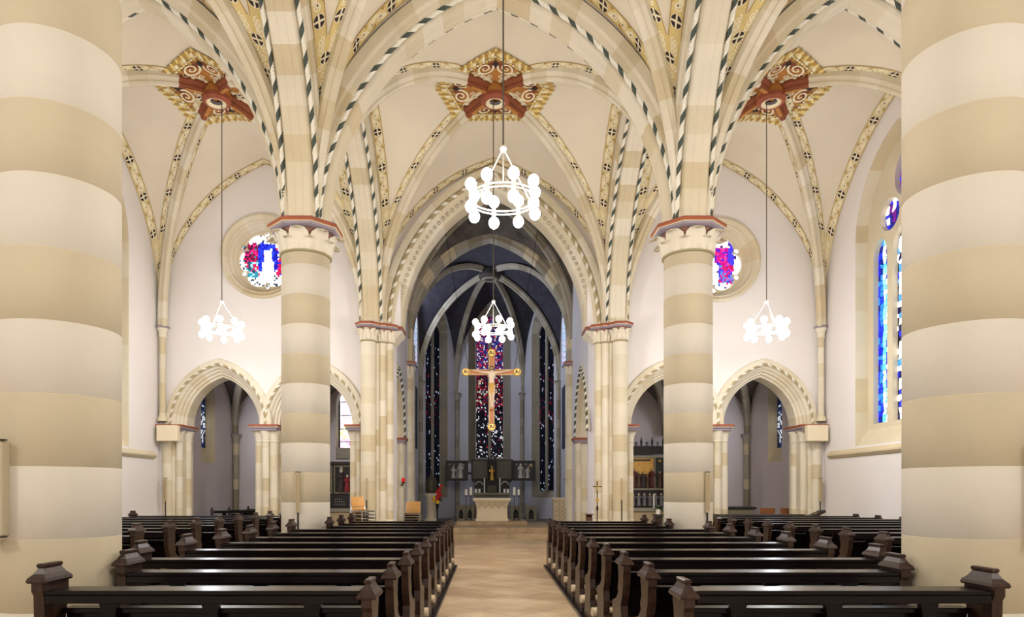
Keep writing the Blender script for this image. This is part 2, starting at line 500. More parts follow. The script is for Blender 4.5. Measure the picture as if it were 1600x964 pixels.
def put_band(mb, frame, L, w, seed, base, rich=True):
    N = max(4, int(L / 0.14))
    q = [frame(L * i / N, v, 0) for i in range(N + 1) for v in (0, w)]
    mb.add(q, [(2 * i, 2 * i + 1, 2 * i + 3, 2 * i + 2) for i in range(N)], base)
    for v0 in (0.0, w - 0.014):
        q = [frame(L * i / N, v, 1) for i in range(N + 1) for v in (v0, v0 + 0.014)]
        mb.add(q, [(2 * i, 2 * i + 1, 2 * i + 3, 2 * i + 2) for i in range(N)], OCHD)
    for poly, m, lay in band_items(L, w, seed, rich):
        if all(0 <= p[0] <= L for p in poly):
            mb.add([frame(p[0], min(max(p[1], 0), w), lay) for p in poly], [tuple(range(len(poly)))], m)

def web_patch(mb, A, D, low, seed, eA=0.42, eD=0.19, hwA=0.41, hwD=0.125, bw=0.25, m=None, bands=True, base=None, n=18, bulge=0.10, wb=None):
    m = m or WEB
    def S(t, s):
        p = A.pt(t, 0, eA).lerp(D.pt(t, 0, eD), s); b = bulge * sin(pi * s) * sin(pi * min(t, 0.85) / 1.7) if t > 0 else 0
        return Vector((p.x, p.y, p.z + b))
    vs = [S(i / n, j / 8) for i in range(n + 1) for j in range(9)]
    fs = [(i * 9 + j, i * 9 + j + 1, (i + 1) * 9 + j + 1, (i + 1) * 9 + j) for i in range(n) for j in range(8)]
    mb.add(vs, fs, m)
    if wb is not None: wb.append((vs, fs))
    if not bands: return
    def width(t): return (A.pt(t, 0, eA) - D.pt(t, 0, eD)).length
    need = hwA + hwD + 2 * bw + 0.02
    T = 200; ts = [i / T for i in range(T + 1)]
    start = next((t for t in ts if width(t) > need), None)
    start0 = next((t for t in ts if width(t) > hwA + hwD + 0.05), None)
    def off(t, s, lay):
        e = 1e-3; p = S(t, s)
        du = S(min(1, t + e), s) - S(max(0, t - e), s); dv = S(t, min(1, s + e)) - S(t, max(0, s - e))
        nn = du.cross(dv)
        if nn.length < 1e-12: nn = Vector((0, 0, -1))
        nn.normalize()
        if nn.dot(low - p) < 0: nn = -nn
        return p + nn * (0.010 + 0.005 * lay)
    if start:
        for side in (0, 1):
            cum = [0.0]; tt = [start + (1 - start) * i / 60 for i in range(61)]
            C = A if side == 0 else D; e_ = eA if side == 0 else eD
            for i in range(60): cum.append(cum[-1] + (C.pt(tt[i + 1], 0, e_) - C.pt(tt[i], 0, e_)).length)
            L = cum[-1]
            def frame(u, v, lay, side=side, cum=cum, tt=tt):
                lo = 0; hi = 60
                while hi - lo > 1:
                    md = (lo + hi) // 2
                    if cum[md] <= u: lo = md
                    else: hi = md
                t = tt[lo] + (tt[hi] - tt[lo]) * min(1, max(0, (u - cum[lo]) / max(1e-9, cum[hi] - cum[lo])))
                d = width(t); s = (hwA + v) / d if side == 0 else 1 - (hwD + v) / d
                return off(t, s, lay)
            put_band(mb, frame, L, bw, seed + side, base or OCHP)
    if start and start0 is not None:      # merged tapering field low down
        N = 14; q = []
        for i in range(N + 1):
            t = start0 + (start - start0) * i / N; d = width(t)
            q += [off(t, hwA / d + (1 - (hwD + hwA) / d) * c_ / 6, 0) for c_ in range(7)]
        mb.add(q, [(7 * i + c_, 7 * i + c_ + 1, 7 * i + c_ + 8, 7 * i + c_ + 7) for i in range(N) for c_ in range(6)], base or OCHP)
        for tq in (0.32, 0.72):
            t = start0 + (start - start0) * tq; d = width(t); sm = (hwA / d + 1 - hwD / d) / 2
            free = d - hwA - hwD; r = min(0.085, free * 0.4)
            c = S(t, sm); ax = (S(min(1, t + .01), sm) - c).normalized(); ay = (S(t, sm + .01) - c).normalized(); oo = off(t, sm, 1) - c
            def pl(a, b, k): return c + oo * k + ax * a + ay * b
            mb.add([pl(x, y, 1.0) for x, y in disc(0, 0, r * 1.15, 14)], [tuple(range(14))], SCR)
            for qd in range(4):
                a = qd * pi / 2 + pi / 4; pet = [(r * cos(a - .6 + 1.2 * j / 5), r * sin(a - .6 + 1.2 * j / 5)) for j in range(6)] + [(r * .25 * cos(a), r * .25 * sin(a))]
                mb.add([pl(x, y, 1.4) for x, y in pet], [tuple(range(7))], BLK)
        for tq in (0.12, 0.22, 0.42, 0.52, 0.62, 0.82, 0.88, 0.95):
            t = start0 + (start - start0) * tq; d = width(t)
            for sg in ((-1, 1) if tq > .6 else (0,)):
                sm = (hwA / d + 1 - hwD / d) / 2 + sg * 0.25 * (d - hwA - hwD) / d
                c = S(t, sm); ax = (S(min(1, t + .01), sm) - c).normalized(); ay = (S(t, min(1, sm + .01)) - c).normalized(); oo = off(t, sm, 1) - c
                pr = None
                for qq in range(14):
                    th = qq / 13 * 3.2 * pi; rr = 0.085 * (1 - qq / 13 * .8)
                    c1 = c + oo + ax * rr * cos(th) + ay * rr * sin(th); c2 = c + oo + ax * (rr - .024) * cos(th) + ay * (rr - .024) * sin(th)
                    if pr: mb.add([pr[0], c1, c2, pr[1]], [(0, 1, 2, 3)], SCR)
                    pr = (c1, c2)

def vault(corners, za_sides, zd, name, bands=True, m=None, zs=ZS, offA=0.40, offD=0.45, seed=0, hw=(0.41,) * 4, rib_mats=None,
          boss=True, rib_prof=None, eA=0.42, eD=0.19, base=None, C=None, sides=(0, 1, 2, 3), rib_end=REDD, bulge=0.1):
    C = C or (sum(c[0] for c in corners) / len(corners), sum(c[1] for c in corners) / len(corners))
    mb = MB(); wb = []; low = Vector((C[0], C[1], zs - 0.5))
    n = len(corners)
    for i in sides:
        j = (i + 1) % n; M = ((corners[i][0] + corners[j][0]) / 2, (corners[i][1] + corners[j][1]) / 2)
        for q, cc in enumerate((corners[i], corners[j])):
            A = Arc(cc, M, offA, za_sides[i], zs); D = Arc(cc, C, offD, zd, zs)
            web_patch(mb, A, D, low, seed * 31 + i * 4 + q * 2, hwA=hw[i], bands=bands, m=m, wb=wb, eA=eA, eD=eD, base=base, bulge=bulge)
    struct(mb.build(name, smooth=20, fix=False))
    rb = MB()
    for i, cc in enumerate(corners):
        sweep_arc(rb, Arc(cc, C, offD, zd, zs), rib_prof or PD, rib_mats or [ST_A, ST_B, ST_C, ST_B, ST_D], n=30, seed=seed * 7 + i, endm=rib_end if boss else None, end_t=0.875)
        if boss:
            A = Arc(cc, C, offD, zd, zs)
            sweep_arc(rb, A, [(-0.045, -0.004), (0.045, -0.004)], [ORG], n=8, t0=0.89)
    struct(rb.build('trim_rib', smooth=30, fix=False))
    V = []; F = []
    for vs, fs in wb:
        o = len(V); V += vs; F += [[k + o for k in f] for f in fs]
    return BVHTree.FromPolygons([tuple(v) for v in V], F), C, zd

BROWNC = mat('painted_brown', rgb(140, 98, 56), 0.8)
def boss_ornament(bay, label, group):
    bvh, C, zd = bay
    # painted field on the webs round the boss
    mb = MB()
    def proj(x, y, lift):
        h = bvh.ray_cast(Vector((C[0] + x, C[1] + y, zd - 2.2)), Vector((0, 0, 1)))
        if h[0] is None: return Vector((C[0] + x, C[1] + y, zd + .2))
        nn = h[1] if h[1].z < 0 else -h[1]
        return h[0] + nn * lift
    def put(poly, m, lift, rot):
        c, s = cos(rot), sin(rot)
        mb.add([proj(p[0] * c - p[1] * s, p[0] * s + p[1] * c, lift) for p in poly], [tuple(range(len(poly)))], m)
    for q in range(4):
        rot = q * pi / 2
        # x = along the ridge, y = across. field between the ribs, out to an ogee point
        def edge(y): return 1.02 - 0.55 * abs(y) - 0.1 * cos(abs(y) * 6)
        N = 14
        for i in range(N):
            for j in range(6):
                ys = [-1 + 2 * (i + a) / N for a in (0, 1)]; P = []
                for (a, b) in ((0, 0), (1, 0), (1, 1), (0, 1)):
                    yy = ys[a]; fr = (j + b) / 6
                    lim = 0.84 * abs(yy)
                    x0 = lim * 1.0 + 0.16; x1 = max(x0 + .02, 1.02 - 0.1 * abs(yy))
                    x = x0 + (x1 - x0) * fr; P.append((x, yy * 0.80 * min(1, x / 0.9 if x < .9 else 1)))
                put(P, REDD if j > 3 else ORG, 0.018, rot)
        NC = 25
        for i in range(NC):      # gilded leaf crest
            a = -1 + 2 * i / (NC - 1); x = 1.06 + 0.30 * (1 - abs(a)) - 0.05 * abs(a); y = a * 0.80; sgn = 1 if a >= 0 else -1
            r = 0.05 + .025 * (i % 2)
            put([(x - .10, y - .02), (x - .04, y - .045), (x, y - .03), (x + r, y + sgn * .015), (x + .01, y + .035), (x - .04, y + .045)], (GOLDP, OCHD)[i % 2], 0.030 + .004 * (i % 2), rot)
            put([(x - .20, y - .035), (x - .20, y + .035), (x - .07, y + .03), (x - .07, y - .03)], (OCHD, OCH, SCR)[i % 3], 0.026 + .003 * (i % 3), rot)
            put(disc(x - .24, y, .032, 8), (SCR, GOLDP)[i % 2], .034, rot)
            if abs(a) < .8: put([(x - .36, y - .034), (x - .36, y + .034), (x - .22, y + .034), (x - .22, y - .034)], (BROWNC, OCHD)[i % 2], 0.022, rot)
        for sg in (-1, 1):       # big pale spirals
            pr = None; T = 26; cx0, cy0 = 0.80, sg * 0.24
            for k in range(T + 1):
                th = -0.6 * pi + k / T * 3.6 * pi; rr = 0.22 * (1 - k / T * .85); wd = 0.05 * (1 - k / T * .4)
                a1 = (cx0 - rr * cos(th), cy0 + sg * rr * sin(th)); a2 = (cx0 - (rr - wd) * cos(th), cy0 + sg * (rr - wd) * sin(th))
                if pr: put([pr[0], a1, a2, pr[1]], SCR, 0.034, rot)
                pr = (a1, a2)
            for (px, py, r) in ((0.52, 0.12, .08), (0.42, 0.26, .055), (0.66, .44, .06), (0.34, .1, .05), (.56, .3, .05)):
                pr = None
                for k in range(13):
                    th = k / 12 * 2.8 * pi; rr = r * (1 - k / 12 * .75)
                    a1 = (px + rr * cos(th), sg * (py + rr * sin(th))); a2 = (px + (rr - .024) * cos(th), sg * (py + (rr - .024) * sin(th)))
                    if pr: put([pr[0], a1, a2, pr[1]], SCR, 0.036, rot)
                    pr = (a1, a2)
            put(disc(0.62, sg * 0.56, .04, 10), SCR, .034, rot)
        put([(0.75, 0), (0.92, .07), (1.0, 0), (.92, -.07)], BLK, .04, rot)
    root = thing('vault_boss', label, 'vault boss', (C[0], C[1], zd - 0.16), group)
    mb.build('painted_field', root, smooth=None, fix=False)
    rg = MB(); z = zd - 0.12
    rg.lathe([(0.20, .5), (.30, .30), (.33, .12), (.32, .03), (.27, -.02), (.22, -.02), (.20, .02)], (C[0], C[1], z), REDD, 28, cap=False,
             mats=[ORG, ORG, RED, RED, RED, SCR])
    rg.build('ring', root)
    rr = MB(); rr.lathe([(0.205, .02), (.17, .0), (.135, .02), (.12, .09), (.11, .3)], (C[0], C[1], z), SCR, 24, cap=False, mats=[SCR, SCR, GREYP, BLK]); rr.build('eye', root)
    hb = MB(); hb.lathe([(0.12, .2), (.0001, .2)], (C[0], C[1], z), BLK, 16, cap=False); hb.build('opening', root)
    return root

# ================================================================== LARGE STRUCTURE
mb = MB(); mb.box(-9.9, 10.1, -4, 22.1, -0.25, 0, FLOORM); struct(mb.build('floor', smooth=None))
mb = MB()
mb.box(-2.75, 3.04, 22.1, 22.46, 0, 0.18, STEPM, .01); mb.box(-2.75, 3.04, 22.46, 32.5, 0, 0.36, STEPM); struct(mb.build('floor', smooth=None))
mb = MB(); mb.box(-1.17, 1.37, 24.0, 26.6, 0.36, 0.50, STEPM, .012); struct(mb.build('trim_altar_step', smooth=None))
mb = MB(); mb.box(-3.4, 3.7, 26.6, 32.5, 0.36, 0.372, GREYST); struct(mb.build('floor', smooth=None))
for x0, x1 in ((-9.9, -2.75), (3.04, 10.1)):
    mb = MB(); mb.box(x0, x1, 22.1, 25.2, -.25, 0, GREYST); struct(mb.build('floor', smooth=None))

PL = (CX - HW, CX + HW)
px0, px1 = PL
cols = [(XL - 0.01, px0), (px0, px1), (px1, XR + 0.01)]
rows = [(Y0, Y1), (Y1, Y2), (Y2, Y3)]
ZA = 10.42; ZD = 10.72
bays = {}
for ci, (xa, xb) in enumerate(cols):
    for ri, (ya, yb) in enumerate(rows):
        cs = [(xa, ya), (xb, ya), (xb, yb), (xa, yb)]
        hw = [0.41, 0.41, 0.41, 0.41]
        if ci == 0: hw[3] = 0.03
        if ci == 2: hw[1] = 0.03
        if ri == 2: hw[2] = 0.03 if ci != 1 else 0.10
        bays[ci, ri] = vault(cs, [ZA] * 4, ZD, 'ceiling', bands=ri > 0, seed=ci * 3 + ri + 1, hw=hw, boss=ri > 0, base=OCH if ri == 1 else OCHP)
        if ri > 0 and not (ci != 1 and ri == 1 and False):
            where = {(0, 2): 'left aisle before the left rose window', (1, 2): 'nave in front of the chancel arch', (2, 2): 'right aisle by the tall window',
                     (0, 1): 'left aisle nearest the camera', (1, 1): 'nave above the big chandelier', (2, 1): 'right aisle nearest the camera'}[ci, ri]
            boss_ornament(bays[ci, ri], 'red and gilded scrollwork vault boss over the ' + where, 'painted vault bosses')
# transverse and arcade arches
sd = 10
for (xa, xb) in cols:
    for y in (Y0, Y1, Y2):
        sd += 1; wide_arch('trim_transverse_arch', (xa, y), (xb, y), ZA, seed=sd, ropes=y > 0)
for x in PL:
    for (ya, yb) in rows:
        sd += 1; wide_arch('trim_arcade_arch', (x, ya), (x, yb), ZA, seed=sd, ropes=ya > 0)
# wall ribs (slender) on the aisle walls and the east walls
PF = [(-.11, .42), (-.11, .2), (-.06, .14), (-.04, .02), (0, 0), (.04, .02), (.06, .14), (.11, .2), (.11, .42)]
def wall_rib(P, Q, off=0.28, za=ZA + .1, seed=0):
    C = ((P[0] + Q[0]) / 2, (P[1] + Q[1]) / 2); mb = MB()
    for i, S in enumerate((P, Q)):
        sweep_arc(mb, Arc(S, C, off, za), PF, [ST_B, ST_A, ST_C], seed=seed + i)
    struct(mb.build('trim_wall_rib', smooth=30, fix=False))

YW = 19.07       # face of the east walls
def circle(cx, cz, r, n=40): return [(cx + r * cos(2 * pi * i / n), cz + r * sin(2 * pi * i / n)) for i in range(n)]
def shift(P, dx): return [(x + dx, z) for x, z in P]
AD, HD = 1.05, 1.42      # door arches: half width, rise
ZI = 3.45
doorsL = (-7.66, -4.98); doorsR = (7.80, 5.14)
def east_wall(name, x0, x1, doors, rose):
    mb = MB(); holes = [shift(arc_path(AD, ZI, HD, 0.24, 0.003, 12), d) for d in doors] + [circle(rose[0], rose[1], 1.12)]
    if x0 < CX - 5: poly = [(x0, 0), (x1 - .21, 0), (x1 - .21, 6.12), (x1, 6.12), (x1, 11.4), (x0, 11.4)]
    else: poly = [(x0 + .21, 0), (x1, 0), (x1, 11.4), (x0, 11.4), (x0, 6.12), (x0 + .21, 6.12)]
    mb.prism(poly, lambda u, v, k: (u, YW + k * 0.75, v), WHITE, holes, hole_m=ST_B)
    return struct(mb.build(name, smooth=None))
ROSEL = (-6.42, 8.25); ROSER = (6.50, 8.15)
east_wall('wall_east_left', XL - .6, CX - 2.65, doorsL, ROSEL)
east_wall('wall_east_right', CX + 2.65, XR + .6, doorsR, ROSER)
# wall above the chancel arch
mb = MB(); ap = shift(arc_path(2.95, ZS, 4.25, 0.0, None, 16), CX)
poly = [(CX - 2.95, ZS)] + [(CX - 2.95, 11.6), (CX + 2.95, 11.6)] + list(reversed(ap))
# polygon: left edge up, across, right edge down, along the arch back
poly = [(CX - 2.95, 11.6), (CX + 2.95, 11.6)] + list(reversed(ap))
mb.prism(poly, lambda u, v, k: (u, YW + .015 + k * 0.5, v), WHITE); struct(mb.build('wall_chancel_arch', smooth=None))

# chancel arch mouldings with the dotted band and the twisted rope
mb = MB()
cprof = [(0.0, 19.75), (0.0, 19.30), (0.03, 19.22), (0.27, 19.04), (0.30, 19.0), (0.42, 18.98), (0.44, 18.93), (0.62, 18.93), (0.62, 19.08)]
surround(mb, 2.60, ZS, 3.95, cprof, lambda x, z, d: (CX + x, d, z), None, [ST_A, ST_B, ST_B, ST_D], n=20, seed=3)
def path_e(a, zs, h, e, n=30): return arc_path(a, zs, h, e, None, n)
rope_pts(mb, [(CX + x, 18.965, z) for x, z in path_e(2.60, ZS, 3.95, 0.36)], 0.055, ROPEW, ROPEO, pitch=0.34)
P = path_e(2.60, ZS, 3.95, 0.15, 60); acc = 0
for i in range(1, len(P)):
    acc += math.dist(P[i], P[i - 1])
    if acc > 0.17:
        acc = 0; c = Vector((CX + P[i][0], 19.118, P[i][1]))
        radial = Vector((P[i][0] - 0, 0, P[i][1] - ZS)).normalized()
        ax = Vector((P[i][0] - P[i - 1][0], 0, P[i][1] - P[i - 1][1])).normalized(); out = Vector((-ax.z, 0, ax.x))
        if out.dot(Vector((P[i][0], 0, P[i][1] - 5))) < 0: out = -out
        ay = (out * 0.24 + Vector((0, -0.18, 0))).normalized(); nn = Vector((0, 0, 0)) - out * 0.6 - Vector((0, .8, 0))
        for r, m_, lf in ((0.052, BLK, .006), (.038, SCR, .010), (.016, BLK, .014)):
            mb.add([c + nn * lf + ax * r * cos(a) + ay * r * sin(a) for a in [2 * pi * j / 10 for j in range(10)]], [tuple(range(10))], m_)
struct(mb.build('trim_chancel_arch', smooth=30, fix=False))

# side walls of the aisles with the big traceried windows
WY = 15.6; WA = 1.78; WZ0 = 2.75; WZS = 8.0; WH = 2.2
def side_wall(name, x, sgn, wins):
    mb = MB(); poly = [(-4, 0), (19.9, 0), (19.9, 11.4), (-4, 11.4)]
    holes = [shift(arc_path(WA, WZS, WH, 0, WZ0, 12), wy) for wy in wins]
    mb.prism(poly, lambda u, v, k: (x + sgn * k * 0.62, u, v), WHITE, holes, hole_m=ST_B)
    return struct(mb.build(name, smooth=None))
WINS = (WY, 8.6, 1.65)
side_wall('wall_left', XL, -1, WINS); side_wall('wall_right', XR, 1, WINS)

def glass_cells(mb, x0, x1, z0, z1, nx, nz, colfn, inside, f3, seed=0, gap=0.10, jit=0.32, lead_w=None):
    rnd = random.Random(seed); V = {}
    sx = (x1 - x0) / nx; sz = (z1 - z0) / nz
    for i in range(nx + 1):
        for j in range(nz + 1):
            V[i, j] = (x0 + sx * (i + (rnd.uniform(-jit, jit) if 0 < i < nx else 0)), z0 + sz * (j + (rnd.uniform(-jit, jit) if 0 < j < nz else 0)))
    if mb.c is None: mb.c = {}
    for i in range(nx):
        for j in range(nz):
            q = [V[i, j], V[i + 1, j], V[i + 1, j + 1], V[i, j + 1]]; c = (sum(p[0] for p in q) / 4, sum(p[1] for p in q) / 4)
            if not inside(*c): continue
            q = [(c[0] + (p[0] - c[0]) * (1 - gap), c[1] + (p[1] - c[1]) * (1 - gap)) for p in q]
            col = colfn(c[0], c[1], rnd)
            mb.add([f3(p[0], p[1]) for p in q], [(0, 1, 2, 3)], GLASS if mb.gm is None else mb.gm)
            mb.c[len(mb.f) - 1] = (lin(col[0]), lin(col[1]), lin(col[2]), 1)
def finish_glass(mb, name, parent):
    mb.c = [mb.c.get(i, (0, 0, 0, 1)) for i in range(len(mb.f))]
    class L(list): pass
    return mb.build(name, parent, smooth=None, fix=False)
MB.gm = None

def aisle_window(x, sgn, wy, idx, seed, hero=False):
    xg = x + sgn * 0.36
    tr = MB(); out = shift(arc_path(WA - .004, WZS, WH - .004, 0, WZ0 + .30, 12), 0)
    holes = []; lights = [-1.22, -0.41, 0.41, 1.22]
    for c in lights: holes.append(shift(arc_path(0.295, 7.45, 0.5, 0, 3.3, 6), c))
    for c in (-0.815, 0.815): holes.append(circle(c, 8.36, 0.39, 20))
    holes.append(circle(0, 9.12, 0.62, 26)); holes.append([(-.13, 8.32), (0, 8.0), (.13, 8.32), (0, 8.42)])
    tr.prism(out, lambda u, v, k: (xg - sgn * .07 + sgn * k * .18, wy + u, v), ST_B, holes)
    root = struct(tr.build('window_%d' % idx, smooth=30))
    g = MB(); g.gm = GLASS
    # lead backing
    g.prism(arc_path(WA - .05, WZS, WH - .05, 0, WZ0 + .32, 10), lambda u, v, k: (xg + sgn * (.065 + k * .015), wy + u, v), LEAD)
    def colf(u, v, r):
        q = r.random()
        li = int((u + 1.63) / 0.815)
        t = (u + 1.63) - 0.815 * li - 0.407
        if sgn < 0: pass
        if v > 7.9: return ((250, 250, 255), (40, 40, 190), (90, 20, 110), (20, 30, 120))[int(q * 4)]
        if li == 3:
            if abs(t) < 0.11: return ((120, 220, 235), (190, 245, 250), (80, 180, 225), (235, 250, 255))[int(q * 4)]
            return ((20, 30, 180), (28, 48, 210), (16, 22, 110), (40, 110, 200))[int(q * 4)]
        if q < .55: return (250, 250, 252)
        return ((30, 40, 170), (20, 20, 70), (60, 130, 190), (30, 30, 60))[int(r.random() * 4)]
    def ins(u, v):
        for c in lights:
            if abs(u - c) < 0.31 and 3.2 < v < 8.1: return True
        if math.hypot(u, v - 9.12) < .66: return True
        return math.hypot(abs(u) - .815, v - 8.36) < .42 or (abs(u) < .16 and 7.95 < v < 8.45)
    glass_cells(g, -1.7, 1.7, 3.2, 9.75, 26, 46, colf, ins, lambda u, v: (xg + sgn * .06, wy + u, v), seed)
    finish_glass(g, 'stained_glass', root)
    sl = MB()     # sloping stone sill
    sl.add([(x, wy - WA, WZ0 - .02), (x, wy + WA, WZ0 - .02), (xg - sgn * .07, wy + WA, WZ0 + .42), (xg - sgn * .07, wy - WA, WZ0 + .42), (xg, wy + WA, WZ0), (xg, wy - WA, WZ0)],
           [(0, 1, 2, 3), (3, 2, 4, 5), (0, 1, 4, 5), (0, 3, 5), (1, 2, 4)], ST_B)
    sl.build('sill', root, smooth=None)
    fr = MB()
    surround(fr, WA, WZS, WH, [(-.02, x + sgn * .33), (-.02, x + sgn * .22), (-.012, x + sgn * .2), (-.012, x + sgn * .02), (-.0, x - sgn * .008), (.03, x - sgn * .008), (.03, x + sgn * .01)],
             lambda u, z, d: (d, wy + u, z), WZ0, [ST_A, ST_B, ST_C], seed=seed, vlen=.5)
    fr.build('surround', root, smooth=30, fix=False)
k = 1
for wy in WINS:
    aisle_window(XR, 1, wy, k, 40 + k); aisle_window(XL, -1, wy, k + 1, 50 + k); k += 2

# string courses along the aisle walls
for nm, x, s in (('trim_string_left', XL, 1), ('trim_string_right', XR, -1)):
    mb = MB(); pr = [(0, 2.48), (.05, 2.50), (.11, 2.56), (.11, 2.60), (0, 2.70)]
    mb.prism(pr, lambda u, v, k: (x + s * (u - .004), -4 + k * 22.7, v), ST_B if x < 0 else ST_C); struct(mb.build(nm, smooth=None))

# rose windows
def rose(cx, cz, idx, seed, left):
    mb = MB(); pr = [(1.20, 19.075), (1.20, 19.0), (1.15, 18.985), (1.10, 19.01), (1.06, 19.06), (1.02, 19.06), (.99, 19.12), (.99, 19.20), (.93, 19.24), (.91, 19.34), (.86, 19.40), (.86, 19.5)]
    n = 48; vs = []; fs = []; fm = []; rnd = random.Random(seed); cur = ST_B
    for i in range(n):
        a = 2 * pi * i / n
        for r, y in pr: vs.append((cx + r * cos(a), y, cz + r * sin(a)))
    K = len(pr)
    for i in range(n):
        if i % 4 == 0: cur = rnd.choice([ST_B, ST_C, ST_B, ST_A])
        for k in range(K - 1): fs.append((i * K + k, i * K + k + 1, ((i + 1) % n) * K + k + 1, ((i + 1) % n) * K + k)); fm.append(cur)
    mb.add(vs, fs, fm); root = struct(mb.build('window_%d' % idx, smooth=30, fix=False))
    t = MB()
    # cusped tracery plate: six outer foils and small eyes between them
    holes = []
    N = 40; inner = []
    for i in range(96):
        a = 2 * pi * i / 96; lob = abs(cos(3 * a)); r = 0.60 + 0.21 * lob ** 0.45
        inner.append((cx + r * cos(a), cz + r * sin(a)))
    holes.append(inner)
    for q in range(6):
        a = q * pi / 3 + pi / 6; holes.append([(cx + .76 * cos(a) + .075 * cos(b) * 1.0, cz + .76 * sin(a) + .075 * sin(b) * .9) for b in [2 * pi * j / 10 for j in range(10)]])
    t.prism(circle(cx, cz, .90, 48), lambda u, v, k: (u, 19.42 + .08 * k, v), ST_B, holes)
    t.build('tracery', root, smooth=30)
    g = MB(); g.gm = GLASS
    g.prism(circle(cx, cz, .9, 32), lambda u, v, k: (u, 19.53 + .015 * k, v), LEAD)
    def colf(u, v, r):
        x = (u - cx) / .86; y = (v - cz) / .86; q = r.random()
        if left:
            if abs(x) < .12 + .06 * (y < 0) and -.75 < y < .42: return (248, 248, 252)
            if abs(x) < .34 - .12 * abs(y - .1) and -.35 < y < .62: return ((28, 40, 205), (36, 60, 230), (20, 24, 150))[int(q * 3)]
            if x < -.25 and .0 < y < .62 and x > -.82: return ((178, 18, 70), (120, 20, 60), (210, 40, 120), (30, 110, 130), (60, 20, 50))[int(q * 5)]
            if x < -.3 and -.55 < y < 0 and x > -.75: return ((40, 120, 140), (190, 24, 70), (30, 60, 90), (150, 210, 220))[int(q * 4)]
            if x > .3 and abs(y) < .5: return ((200, 24, 80), (30, 40, 180), (160, 20, 60), (250, 250, 250))[int(q * 4)]
            return (250, 250, 250) if q < .85 else (40, 50, 70)
        if x < 0: return ((0, 170, 190), (20, 200, 200), (30, 60, 190), (0, 130, 160))[int(q * 4)] if -.35 < y < .4 else (250, 250, 250)
        if x < .55 and .0 < y < .6 and abs(x - .3 - .3 * (.4 - y)) < .3: return ((190, 20, 110), (150, 20, 130), (60, 30, 170), (210, 60, 140))[int(q * 4)]
        if .2 < x < .7 and -.62 < y < .0: return ((200, 30, 120), (60, 50, 190), (160, 20, 80), (80, 110, 190))[int(q * 4)]
        if .55 < x < .72 and y > 0: return (60, 50, 200)
        return (250, 250, 250) if q < .88 else (60, 30, 90)
    glass_cells(g, cx - .9, cx + .9, cz - .9, cz + .9, 32, 32, colf, lambda u, v: math.hypot(u - cx, v - cz) < .9, lambda u, v: (u, 19.525, v), seed, gap=.09)
    finish_glass(g, 'stained_glass', root)
rose(*ROSEL, 7, 3, True); rose(*ROSER, 8, 4, False)

# door arch surrounds with twisted moulding
def door_arch(dx, idx, seed):
    mb = MB()
    pr = [(0.0, 19.85), (0.0, 19.36), (.05, 19.33), (.07, 19.27), (.12, 19.25), (.14, 19.18), (.19, 19.14), (.20, 19.09), (.26, 19.03), (.27, 18.99), (.33, 18.97), (.45, 18.99), (.47, 19.03), (.47, 19.08)]
    surround(mb, AD, ZI, HD, pr, lambda x, z, d: (dx + x, d, z), None, [ST_A, ST_D, ST_B, ST_D], n=14, seed=seed)
    rope_pts(mb, [(dx + x, 18.985, z) for x, z in path_e(AD, ZI, HD, .30)], .038, ROPEW, ROPEO, pitch=.26, step=.04)
    struct(mb.build('trim_door_arch', smooth=30, fix=False))
for i, d in enumerate(doorsL + doorsR): door_arch(d, i, 20 + i)

# ------------------------------------------------------------------ leafy capital pieces
def leaf(mb, cx, cy, z0, ang, r0, r1, h, w, m, curl=0.08):
    """broad leaf rising from radius r0 at z0 and curling outwards at r1, z0+h"""
    ca, sa = cos(ang), sin(ang); nu, nv = 6, 8; vs = []
    for side in (0, 1):
        for j in range(nv + 1):
            v = j / nv
            rr = r0 + (r1 - r0) * v ** 2.2 + (curl * max(0, v - .78) / .22)
            z = z0 + h * (v if v < .86 else .86 + (v - .86) * .25 - (v - .86) * 1.2 * (v > .93))
            wd = w * (0.45 + 0.75 * sin(min(1, v * 1.08) * pi * .80)) * (1 - 0.55 * max(0, v - .8) / .2)
            for i in range(nu + 1):
                u = i / nu * 2 - 1
                b = 0.035 * (1 - abs(u) ** 2) + (.012 if abs(u) < .2 else 0)
                rad = rr + b - side * 0.03; tx = u * wd / 2
                vs.append((cx + rad * ca - tx * sa, cy + rad * sa + tx * ca, z - side * .0))
    K = (nu + 1) * (nv + 1); fs = []
    for j in range(nv):
        for i in range(nu):
            a = j * (nu + 1) + i
            fs.append((a, a + 1, a + nu + 2, a + nu + 1)); fs.append((K + a, K + a + nu + 1, K + a + nu + 2, K + a + 1))
    for j in range(nv):
        a = j * (nu + 1); fs.append((a, a + nu + 1, K + a + nu + 1, K + a)); a += nu; fs.append((a, K + a, K + a + nu + 1, a + nu + 1))
    for i in range(nu):
        a = nv * (nu + 1) + i; fs.append((a, K + a, K + a + 1, a + 1)); fs.append((i, i + 1, K + i + 1, K + i))
    mb.add(vs, fs, m)

